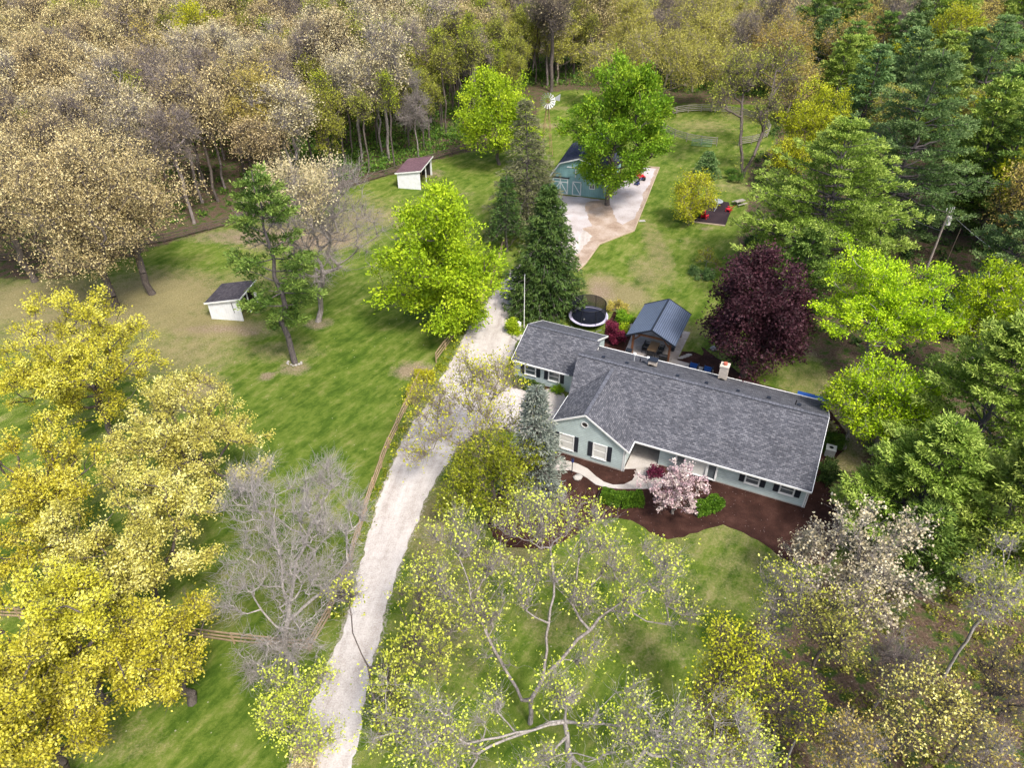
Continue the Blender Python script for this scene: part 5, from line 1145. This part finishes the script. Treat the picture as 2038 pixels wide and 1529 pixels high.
# pines
pines = [('broad white pine filling the space between the garden bed and the utility pole', 1650, 400, 165, 21, 'pine3', 9, 24, 1.0),
         ('very tall blue green pine rising above the others at the upper right', 1815, 290, 135, 26, 'pine2', 8, 26, .9),
         ('dark pine directly behind the purple maple', 1600, 545, 75, 12, 'pine', 7, 16, .9),
         ('big light green pine at the right edge below the chartreuse tree', 1975, 800, 150, 17, 'pine3', 9, 20, 1.3),
         ('big yellow green pine right of the air conditioner end of the house', 1850, 960, 125, 13, 'pine3', 9, 17, 1.3),
         ('yellow green pine at the right edge above the cream blossomed tree', 2010, 1010, 110, 14, 'pine3', 9, 18, 1.2),
         ('dark green low pine behind the cream blossomed tree', 1840, 1080, 75, 8, 'pine', 8, 12, 1.2),
         ('dark pine at the right edge beside the overhead wire', 2025, 510, 90, 17, 'pine2', 8, 18, .9),
         ('pine at the right edge behind the dark one by the wire', 2010, 330, 100, 20, 'pine', 8, 20, .8),
         ('blue green young pine between the utility pole and the chartreuse tree', 1935, 605, 42, 8, 'pine2', 8, 14, 1.0),
         ('dark green pine at the top right corner', 1960, 150, 90, 22, 'pine2', 8, 20, .7)]
for i, (lb, u, v, hw, H, lf, nb, nw, dn) in enumerate(pines):
    loc, R = cf(u, v, hw, H, .55)
    hero(lb, 'pine tree', loc, conifer(50 + i, H, R * 1.15, 'pine', .08, .3, lf, int(nw * .72), nb - 2, dn * 1.9, .85, .34, .10, .08), name='pine_tree')

# two bare trunks at the right of the round pen, and dark trunk behind the windmill
loc = W(1478, 352)[:2]
hero('two stemmed tree with tall bare grey trunks and hazy ochre top beside the round pen', 'tree', loc, broadleaf(70, 18, 5, .5, .34, 330, 6500, .3, .15, .35, 'bark', 'olive', tw=6, twL=1.2, twr=.022, tips=blobs([(1480, 150, 15, 4.0, 120), (1550, 130, 15, 4.5, 120), (1430, 190, 12.5, 2.5, 40), (1520, 215, 11, 2.5, 40)], loc), forks=[np.array([0, 0, -.15]), np.array([0, 0, .4])], wob=.05,
  limbs=[[np.array([0, 0, .4]), LP(loc, 1474, 290, 5), LP(loc, 1477, 215, 10), LP(loc, 1480, 150, 14.5)], [np.array([0, 0, .4]), LP(loc, 1500, 310, 3.8), LP(loc, 1518, 262, 7), LP(loc, 1532, 200, 11), LP(loc, 1545, 140, 15)]]))
loc = W(1097, 182)[:2]
hero('tall dark bare trunked tree behind the windmill at the lawn edge', 'tree', loc, broadleaf(71, 23, 6, .45, .42, 260, 1800, .35, .18, .4, 'bark', 'mauve', tw=6, twL=1.5, twr=.03, trunk_top=.6))
loc = W(833, 312)[:2]
hero('pale bare tree with drooping cascading twigs behind the maroon roofed shed', 'tree', loc, broadleaf(72, 15, 2.6, .1, .13, 170, 0, bark='bark_grey', rtip=.02, tw=6, twL=1.6, twr=.022, curl=.3, up=-.2, trunk_top=.85))

# trees of the lower right thicket
thick = [('slim yellow leaved tree left of the lower right thicket', 1455, 1330, 78, 12, 'locust', 'bark', 4800, .17),
         ('yellow green tree at the bottom edge left of the thicket', 1430, 1480, 75, 9, 'locust', 'bark_grey', 3600, .15),
         ('pale grey and cream twiggy tree at the upper left of the thicket', 1560, 1205, 66, 12, 'sprig', 'bark_grey', 1500, .1),
         ('olive and cream budding tree in the middle of the thicket', 1650, 1260, 85, 11.5, 'willow', 'bark', 3300, .13),
         ('half bare tree with dark stems in the lower middle of the thicket', 1570, 1400, 70, 9, 'locust', 'bark', 1700, .12),
         ('yellow gold sprigged tree in the lower right of the thicket', 1840, 1410, 95, 10, 'gold2', 'bark', 4200, .15),
         ('low yellow sprigged tree at the bottom edge under the gold one', 1690, 1490, 70, 7.5, 'tanyel', 'bark_grey', 2400, .13),
         ('silvery twiggy tree with few pale leaves at the right edge of the thicket', 1990, 1180, 95, 14, 'sprig', 'bark_pale', 1900, .1),
         ('dark stemmed bare tree at the right edge near the bottom', 1985, 1380, 90, 12, 'tanyel', 'bark', 1100, .12),
         ('fine bare mauve tree in the middle of the thicket clearing', 1790, 1320, 62, 8, 'mauve', 'bark_mauve', 0, .1),
         ('small pale twiggy tree at the bottom right corner', 1950, 1500, 70, 8, 'tanyel', 'bark_grey', 1500, .12)]
for i, (lb, u, v, hw, H, lf, bk, n, sg) in enumerate(thick):
    loc, R = cf(u, v, hw, H, .66)
    hero(lb, 'tree', loc, broadleaf(80 + i, H, R * .92, .32, .10, 150, int(n * .8), .15, .10, sg, bk, lf, 8, .45, .5, .8, 5, .9, .011, rtip=.013, trunk_top=.5, wob=.1, nseg=3))
loc = W(1560, 1535)[:2]
q = MB().tube([(0, 0, 0), (-.1, .1, 2.2), (-.05, .2, 3.6), (.1, .2, 4.3)], .09, 7, .04).tube([(-.05, .2, 3.6), (.35, .3, 3.9), (.55, .4, 4.3)], .04, 6, .02)
o = q.build('dead_trunk', BARK['bark_pale'], None, True); o.location = (loc[0], loc[1], 0); tag(o, 'slender white dead trunk with a broken top at the bottom edge', 'dead tree')

# big tan oaks on the left
oaks = [('huge tan budding oak at the left behind the bright golden tree', W(232, 612)[:2], 22, 10.2, 'tan', 21000),
        ('tan budding oak just right of the huge one, at the pasture edge', W(303, 585)[:2], 19, 7.4, 'tan', 14000),
        ('tan budding oak at the left edge of the pasture', W(70, 560)[:2], 19, 8, 'tan', 13000),
        ('tan budding oak spreading over the dark rail fence at the left', W(130, 470)[:2], 20, 9, 'tan', 13000)]
for i, (lb, loc, H, R, lf, n) in enumerate(oaks):
    hero(lb, 'oak tree', loc, broadleaf(100 + i, H, R, .22, .42, int(R * 50), int(n * 1.9), .21, .11, .34, 'bark', lf, 14, .3, .45, .8, 5, 1.1, .02, trunk_top=.4, clump=4), name='oak_tree')
others = [('ochre budding tree right of the huge tan oak at the wood edge', 530, 215, 78, 19, 'tanyel', 'bark', 8500),
          ('pale tan budding tree with a straight dark trunk behind the dark rail fence', 650, 120, 88, 22, 'tanpale', 'bark', 8000),
          ('bright lime tree standing out high in the left wood', 400, 75, 58, 21, 'lime2', 'bark', 9000),
          ('pale green tree high in the left wood near the corner', 160, 55, 48, 20, 'willow', 'bark', 6500),
          ('yellow green small tree below the pale green one in the left wood', 130, 110, 34, 16, 'willow', 'bark', 3500),
          ('mauve grey bare crown between the pale green and the lime tree', 270, 90, 85, 20, 'mauve', 'bark_mauve', 1500),
          ('pale tan budding tree above the dark trunks left of the centre wood', 780, 60, 80, 21, 'tanpale', 'bark', 7000),
          ('yellow lime tree directly left of the broad white pine', 1622, 235, 62, 15, 'lime2', 'bark', 9000),
          ('yellow lime bush tree under the left branches of the broad white pine', 1570, 310, 45, 8, 'lime2', 'bark', 6000),
          ('yellow lime tree between the tallest pines at the right', 1960, 250, 55, 14, 'lime2', 'bark', 6000),
          ('ochre orange tree top right of the hazy yellow trees', 1560, 90, 62, 17, 'orange', 'bark_tan', 7000),
          ('ochre orange tree left of the tallest pine top', 1700, 90, 65, 17, 'orange', 'bark_tan', 7000),
          ('small lime green tree in the gap beneath the ochre orange one', 1712, 118, 25, 12, 'neon', 'bark', 2500),
          ('yellow lime crown at the upper right between pines', 1900, 75, 55, 20, 'lime2', 'bark', 7000),
          ('hazy yellow green willow like tree behind the bright maple', 1330, 115, 95, 16, 'willow', 'bark_tan', 12000),
          ('hazy yellow green tree left of the bright maple top', 1215, 130, 62, 13, 'willow', 'bark_tan', 7000),
          ('hazy yellow green tree behind the round pen', 1430, 130, 78, 14, 'willow', 'bark_tan', 9000),
          ('large pale hazy tree above the round pen', 1400, 50, 80, 20, 'willow', 'bark_tan', 9000),
          ('ochre tree at the right end of the round pen', 1580, 165, 55, 12, 'tanyel', 'bark_tan', 6000)]
for i, (lb, u, v, hw, H, lf, bk, n) in enumerate(others):
    loc, R = cf(u, v, hw, H, .66)
    hero(lb, 'tree', loc, broadleaf(120 + i, H, R, .3, .25, 230, int(n * 1.5), .29, .14, .42, bk, lf, 12, .35, .45, .8, 5 if lf in ('tanpale', 'tanyel', 'mauve', 'orange', 'willow') else 3, 1.3, .026, trunk_top=.5, clump=4))

# ------------------------------------------------------------------ the wood behind: every tree its own object, a few grown forms copied
KITS = dict(
    tan=[broadleaf(200 + i, 19, 4.4, .40, .24, 170, 7500, .28, .14, .36, 'bark', 'tan', 10, .35, .5, .8, 5, 1.5, .03, trunk_top=.6, clump=4) for i in range(3)],
    pale=[broadleaf(210 + i, 19, 3.8, .42, .22, 150, 4600, .26, .13, .36, 'bark_grey', 'tanpale', 10, .35, .5, .8, 6, 1.5, .03, trunk_top=.6, clump=4) for i in range(2)],
    mauve=[broadleaf(220 + i, 19, 3.5, .4, .22, 150, 2200, .26, .12, .35, 'bark_mauve', 'mauve', 10, .3, .5, .8, 7, 1.5, .024, trunk_top=.6, clump=4) for i in range(3)],
    olive=[broadleaf(230 + i, 16, 3.5, .25, .18, 170, 6500, .28, .15, .42, 'bark', 'olive', 10, .4, .5, .8, 4, 1.3, .03, trunk_top=.6, clump=4) for i in range(2)],
    willow=[broadleaf(240 + i, 15, 4.6, .2, .22, 210, 11000, .28, .13, .42, 'bark_tan', 'willow', 12, .35, .45, .9, 4, 1.3, .028, trunk_top=.5, clump=4) for i in range(2)],
    tanyel=[broadleaf(250 + i, 17, 4.2, .3, .22, 190, 7500, .28, .14, .4, 'bark', 'tanyel', 10, .4, .45, .9, 5, 1.3, .03, trunk_top=.55, clump=4) for i in range(2)],
    lime=[broadleaf(260 + i, 13, 4.0, .2, .2, 190, 7500, .36, .2, .45, 'bark', 'lime2', 11, .4, .45, .9, 3, 1.0, .026, trunk_top=.5, clump=4) for i in range(2)],
    pole=[broadleaf(280 + i, 18, 2.1, .5, .17, 80, 2200, .26, .14, .34, 'bark', 'olive' if i else 'oliveg', 8, .4, .5, .8, 5, 1.1, .024, trunk_top=.85, clump=4) for i in range(3)],
    pine=[conifer(270 + i, 20, 5.2, 'pine', .15, .28, lf, 13, 6, .8, .6, .5, .17, .08) for i, lf in enumerate(('pine', 'pine2', 'pine3'))])
DESC = dict(
    tan=('tan budding tree', 'oak tree', 'oak_tree'), pale=('cream budding grey tree', 'tree', 'deciduous_tree'), mauve=('bare mauve grey tree', 'tree', 'bare_tree'), olive=('thin olive green leafed tree', 'tree', 'deciduous_tree'),
    willow=('hazy yellow green tree', 'tree', 'deciduous_tree'), tanyel=('ochre budding tree', 'tree', 'deciduous_tree'), pole=('slender green tree', 'tree', 'slender_tree'), lime=('yellow lime young tree', 'tree', 'deciduous_tree'), pine=('dark green pine', 'pine tree', 'pine_tree'))
ZH = dict(tan=19, pale=19, mauve=19, olive=16, willow=15, tanyel=17, lime=13, pine=20, pole=18)
ZONES = [  # outline of the trunk feet in the photo, spacing in metres, what grows there, where it is
    ('in the left wood', [(-700, 118), (640, 118), (640, 380), (460, 430), (200, 488), (-60, 510), (-700, 560)], 6.2, dict(tan=.34, mauve=.15, pale=.16, tanyel=.11, olive=.12, pole=.12)),
    ('in the centre left wood', [(640, 118), (960, 118), (960, 250), (900, 292), (800, 330), (640, 378)], 4.3, dict(pole=.58, mauve=.11, olive=.15, pale=.09, tan=.06, lime=.01)),
    ('in the wood behind the windmill', [(960, 112), (1190, 112), (1190, 168), (1060, 172), (1030, 235), (960, 245)], 4.6, dict(pole=.5, mauve=.2, olive=.2, tan=.08, willow=.08)),
    ('behind the round pen', [(1190, 112), (1560, 112), (1560, 190), (1340, 196), (1190, 176)], 7.4, dict(willow=.62, tanyel=.2, olive=.1, mauve=.08)),
    ('in the upper right pine wood', [(1560, 112), (2700, 112), (2700, 330), (2000, 330), (1700, 300), (1620, 240), (1560, 205)], 7.6, dict(pine=.58, lime=.13, tanyel=.17, mauve=.06, willow=.06)),
    ('right of the utility pole', [(1900, 340), (2600, 340), (2700, 900), (2150, 900), (2050, 700), (1960, 590), (1880, 500)], 6.6, dict(pine=.7, lime=.2, tanyel=.1)),
    ('beyond the wood at the top', [(-700, 92), (2700, 92), (2700, 111), (-700, 111)], 11, dict(tan=.3, mauve=.25, pine=.25, willow=.2))]
rgf = np.random.default_rng(77); heroes = [(o.location.x, o.location.y) for o in C.objects if o.parent is None and 'tree' in o.name]
keep_out = [pxpoly([(1590, 96), (1640, 96), (1650, 136), (1590, 136)])]
counts = {}
for zi, (where, px, spc, mixd) in enumerate(ZONES):
    poly = pxpoly(px); xs = [p[0] for p in poly]; ys = [p[1] for p in poly]; ks = list(mixd); pr = np.array([mixd[k] for k in ks]); pr = pr / pr.sum()
    for yy in np.arange(min(ys), max(ys), spc):
        for xx in np.arange(min(xs), max(xs), spc):
            x = xx + rgf.uniform(-.42, .42) * spc; y = yy + rgf.uniform(-.42, .42) * spc; kind = ks[rgf.choice(len(ks), p=pr)]; s = rgf.uniform(.8, 1.12); sz_ = s * rgf.uniform(.88, 1.12); rz = rgf.uniform(0, 6.28); vi = int(rgf.integers(0, 3))
            if not inpoly(np.array([x]), np.array([y]), poly)[0]: continue
            if min((x - hx) ** 2 + (y - hy) ** 2 for hx, hy in heroes) < 9: continue
            if any(inpoly(np.array([x]), np.array([y]), k)[0] for k in keep_out): continue
            H = ZH[kind] * sz_; uq, vq = proj(x, y, H * .55)
            if y < 88 and abs(uq - 1868) < 75 and 400 < vq < 620: continue          # the open line cut round the utility pole
            u0, v0 = proj(x, y, 0); u1, v1 = proj(x, y, H); zc = y * .8 + 27; rr = 5 * FPX / zc
            if v0 < -6 or v1 > 1560 or max(u0, u1) < -rr or min(u0, u1) > 2038 + rr: continue
            if v0 < 5 and v1 < -40: continue
            ut, vt = proj(x, y, H * .8); size = 'small ' if s < .88 else ('tall ' if s > 1.04 else '')
            col = [q for e, q in ((120, 'at the left edge'), (330, 'above the huge tan oak'), (500, 'by the bright lime crown'), (640, 'above the ochre tree'), (800, 'above the maroon shed'), (960, 'left of the round lime tree'), (1120, 'above the windmill'), (1320, 'above the barn maple'),
                   (1480, 'above the round pen'), (1640, 'left of the far car'), (1780, 'near the tallest pine top'), (1920, 'right of the tallest pine'), (99999, 'at the right edge')) if ut < e][0]
            row = [q for e, q in ((145, 'farthest row'), (170, 'rear rows'), (200, 'inner rows'), (240, 'middle rows'), (290, 'fore rows'), (350, 'front rows'), (430, 'lower rows'), (520, 'low rows'), (99999, 'lowest rows')) if v0 < e][0]
            lab = '%s%s, %s, %s' % (size, DESC[kind][0], col, row.replace('row', 'wood row', 1))
            d = DESC[kind]; kit = KITS[kind][vi % len(KITS[kind])]
            plant(kit, lab, d[1], (x, y), d[2], rz, (s * rgf.uniform(.82, 1.15), s * rgf.uniform(.82, 1.15), sz_), '%ss %s' % (d[0], where)); counts[kind] = counts.get(kind, 0) + 1
print('wood trees', counts)
same = {}
for o in C.objects:
    if o.parent is None and o.get('group') and 'tree' in o.name: same.setdefault(o['label'], []).append(o)
WORD = ['leftmost', 'second from left', 'third from left', 'fourth from left', 'fifth from left', 'sixth from left', 'seventh from left', 'eighth from left', 'ninth from left']
for lb, os_ in same.items():
    if len(os_) < 2 or len(os_) > 9: continue
    os_.sort(key=lambda o: proj(o.location.x, o.location.y, 12)[0])
    for i, o in enumerate(os_): o['label'] = lb + ', ' + ('rightmost' if i == len(os_) - 1 else WORD[i])

# ------------------------------------------------------------------ undergrowth, hedges and shrubs
def scatter_cards(name, pts, hts, n, L, Wd, leaf, seed, label=None, cat=None, up=.5):
    rg = np.random.default_rng(seed); idx = rg.integers(0, len(pts), n)
    c = np.stack([pts[idx, 0] + rg.normal(size=n) * hts[idx] * .7, pts[idx, 1] + rg.normal(size=n) * hts[idx] * .7, np.abs(rg.random(n)) * hts[idx] + .03], 1)
    lng = unit(rg.normal(size=(n, 3)) + np.array([0, 0, up])); sc = .6 + .8 * rg.random(n); p, f = cards(c, lng, L * sc, Wd * sc, rg)
    o = bpy.data.objects.new(name, npmesh(name, p, f, LEAF[leaf], rg.random(n))); C.objects.link(o); tag(o, label, cat, None, 'stuff'); return o
def random_in(poly, n, rg):
    xs = [p[0] for p in poly]; ys = [p[1] for p in poly]; out = []
    X = rg.uniform(min(xs), max(xs), n * 6); Y = rg.uniform(min(ys), max(ys), n * 6); k = inpoly(X, Y, poly)
    return np.stack([X[k], Y[k]], 1)[:n]
rg = np.random.default_rng(9)
P = random_in(pxpoly([(560, 405), (640, 380), (800, 330), (930, 292), (960, 240), (930, 180), (700, 160), (560, 200)]), 1600, rg)
scatter_cards('undergrowth', P, .5 + 1.0 * rg.random(len(P)) ** 2, 34000, .4, .24, 'under', 1, 'low green undergrowth on the wood floor behind the dark rail fence', 'undergrowth')
P = random_in(pxpoly([(960, 240), (1040, 175), (1200, 172), (1560, 200), (1600, 120), (900, 110)]), 1600, rg)
scatter_cards('undergrowth', P, .4 + .9 * rg.random(len(P)) ** 2, 24000, .45, .26, 'under', 2, 'low green undergrowth on the wood floor behind the windmill and pen', 'undergrowth')
P = random_in(pxpoly([(-200, 500), (200, 480), (560, 405), (560, 120), (-400, 120)]), 500, rg)
scatter_cards('undergrowth', P, .4 + .8 * rg.random(len(P)) ** 2, 20000, .42, .25, 'under', 3, 'sparse green undergrowth beneath the tan oaks of the left wood', 'undergrowth')
P = random_in(pxpoly([(1500, 330), (1560, 210), (2200, 200), (2200, 700), (1900, 900), (1700, 700), (1560, 640), (1500, 540)]), 500, rg)
scatter_cards('undergrowth', P, .4 + 1.0 * rg.random(len(P)) ** 2, 30000, .4, .2, 'norway', 4, 'dark green undergrowth between the trunks of the right pine wood', 'undergrowth')
P = random_in(pxpoly([(1380, 1350), (1560, 1180), (1720, 1130), (2100, 1000), (2300, 1650), (1370, 1650)]), 400, rg)
scatter_cards('undergrowth', P, .2 + .5 * rg.random(len(P)) ** 2, 16000, .2, .1, 'olive', 5, 'scattered olive brush on the brown floor of the lower right thicket', 'undergrowth')
P = random_in(pxpoly([(860, 800), (905, 700), (960, 615), (1000, 555), (990, 545), (950, 605), (890, 700), (845, 770), (815, 820), (770, 920), (735, 1000), (700, 1120), (665, 1230), (680, 1240), (712, 1120), (755, 990), (800, 870)]), 260, rg)
scatter_cards('weeds', P, .15 + .35 * rg.random(len(P)) ** 2, 5000, .16, .07, 'oliveg', 6, 'yellow green weeds growing along the driveway fence', 'weeds')

def shrub(label, u, v, r, h, leaf, n, seed, cat='shrub', L=.14, Wd=.09, group=None):
    p = W(u, v, h * .4); kit = broadleaf(seed, h, r, .02, .05, 70, n, L, Wd, .16, 'bark', leaf, 9, .2, .4, 1.0, 2, .25, .01, trunk_top=.4, seg=.3, cz=h * .45)
    return plant(kit, label, cat, p, 'shrub', 0, (1, 1, 1), group)
shrub('bright yellow green bush at the left end of the house wing', 1023, 655, .95, 1.5, 'lime', 5000, 301)
shrub('crimson japanese maple in the mulch between trampoline and pavilion', 1223, 662, 1.15, 2.9, 'redm', 8000, 302, 'japanese maple')
shrub('bright green round bush behind the crimson maple', 1244, 634, 1.0, 1.3, 'green', 4200, 303)
shrub('small bright green bush between the crimson maple and the pavilion', 1243, 655, .6, .9, 'lime', 2000, 304)
shrub('brownish low bush behind the bright green round bush', 1228, 617, 1.5, 1.1, 'tanyel', 3600, 305)
shrub('yellow green leaning bush at the front left corner of the house wing', 1020, 735, 1.0, 1.5, 'lime2', 2600, 306)
shrub('dark green bush in front of the air conditioner', 1650, 940, 1.1, 1.4, 'norway', 5000, 307)
shrub('green bush behind the air conditioner at the end wall', 1652, 880, 1.1, 1.4, 'under', 5000, 308)
shrub('small white flowering bush by the rear corner of the end wall', 1648, 852, .45, .9, 'tanpale', 1300, 309)
shrub('low reddish bush at the foot of the magnolia by the porch', 1304, 943, .5, 1.1, 'redm', 1300, 310)
shrub('small round green bush with white flowers beside the side walk', 1108, 777, .4, .6, 'green', 1200, 311)
shrub('spreading blue green juniper at the far left of the purple maple', 1395, 545, 1.6, .8, 'pine2', 5200, 312, 'juniper')
shrub('leafy green plant at the foot of the two stemmed tree', 1462, 352, 1.6, 1.6, 'under', 4200, 313)
shrub('round dark green bush between the purple maple and the broad pine', 1492, 492, 1.6, 2.2, 'norway', 5200, 314)
shrub('yellow green bush growing over the driveway fence opposite the wing', 848, 752, 1.2, 1.5, 'locust', 4200, 315)
shrub('yellow green bush by the fence just below the first fence bush', 815, 790, 1.0, 1.3, 'locust', 3000, 316)
shrub('pale yellow bush low at the left end of the lower driveway fence', 600, 1500, 1.2, 1.4, 'tanpale', 1800, 317)
shrub('green and brown leafy plants left of the fire pit in the garden bed', 1388, 426, .9, .7, 'under', 2200, 318)

def hedge(label, px, wdt, h, leaf, n, seed, L=.13):
    P = pxpoly(px); rg = np.random.default_rng(seed); o = thing('hedge', label, 'hedge', (P[0][0], P[0][1], 0)); pts = []
    a = np.array(P); seg = np.diff(a, axis=0); ln = np.linalg.norm(seg, axis=1); cum = np.append(0, np.cumsum(ln)); s = rg.random(n) * cum[-1]; j = np.clip(np.searchsorted(cum, s) - 1, 0, len(ln) - 1)
    base = a[j] + seg[j] * ((s - cum[j]) / ln[j])[:, None]; nr = np.stack([-seg[j][:, 1], seg[j][:, 0]], 1) / ln[j][:, None]
    # leaves on the rounded surface of the clipped body
    th = rg.random(n) * math.pi; rad = 1 - .22 * rg.random(n) ** 2; ex = .45; lum = 1 + .06 * np.sin(s * 4.1) + .05 * np.sin(s * 9.7 + 1)
    cx = np.sign(np.cos(th)) * np.abs(np.cos(th)) ** ex * wdt / 2 * rad * lum; cz = np.abs(np.sin(th)) ** ex * h * rad * lum
    c = np.concatenate([base + nr * cx[:, None], cz[:, None]], 1) - np.array([P[0][0], P[0][1], 0]); lng = unit(rg.normal(size=(n, 3)) + np.stack([nr[:, 0] * np.cos(th), nr[:, 1] * np.cos(th), np.sin(th)], 1))
    sc = .6 + .8 * rg.random(n); p, f = cards(c, lng, L * sc, L * .7 * sc, rg); m = npmesh('foliage', p, f, LEAF[leaf], rg.random(n)); q = bpy.data.objects.new('foliage', m); C.objects.link(q); q.parent = o
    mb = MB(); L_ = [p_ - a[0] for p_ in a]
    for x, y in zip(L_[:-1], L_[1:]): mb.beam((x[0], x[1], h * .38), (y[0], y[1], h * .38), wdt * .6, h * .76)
    mb.build('shaded_stems', 'shade_dark', o)  # solid core for the stems, coloured as the shade behind the leaves
hedge('long clipped green hedge between the curved walk and the mulch, left of the magnolia', [(1197, 993), (1235, 1003), (1277, 1000)], 1.2, .95, 'box', 26000, 1)
hedge('short clipped green hedge right of the magnolia in the brown mulch', [(1382, 1020), (1408, 1016), (1430, 1003)], 1.2, .9, 'box', 14000, 2)
hedge('low dark green hedge along the front wall of the house wing', [(1024, 765), (1050, 772), (1078, 782)], 1.1, .8, 'norway', 12000, 3)

for o in C.objects:
    if o.parent is None and len(str(o.get('label', '')).split()) > 16: print('LONG', o.name, o['label'])
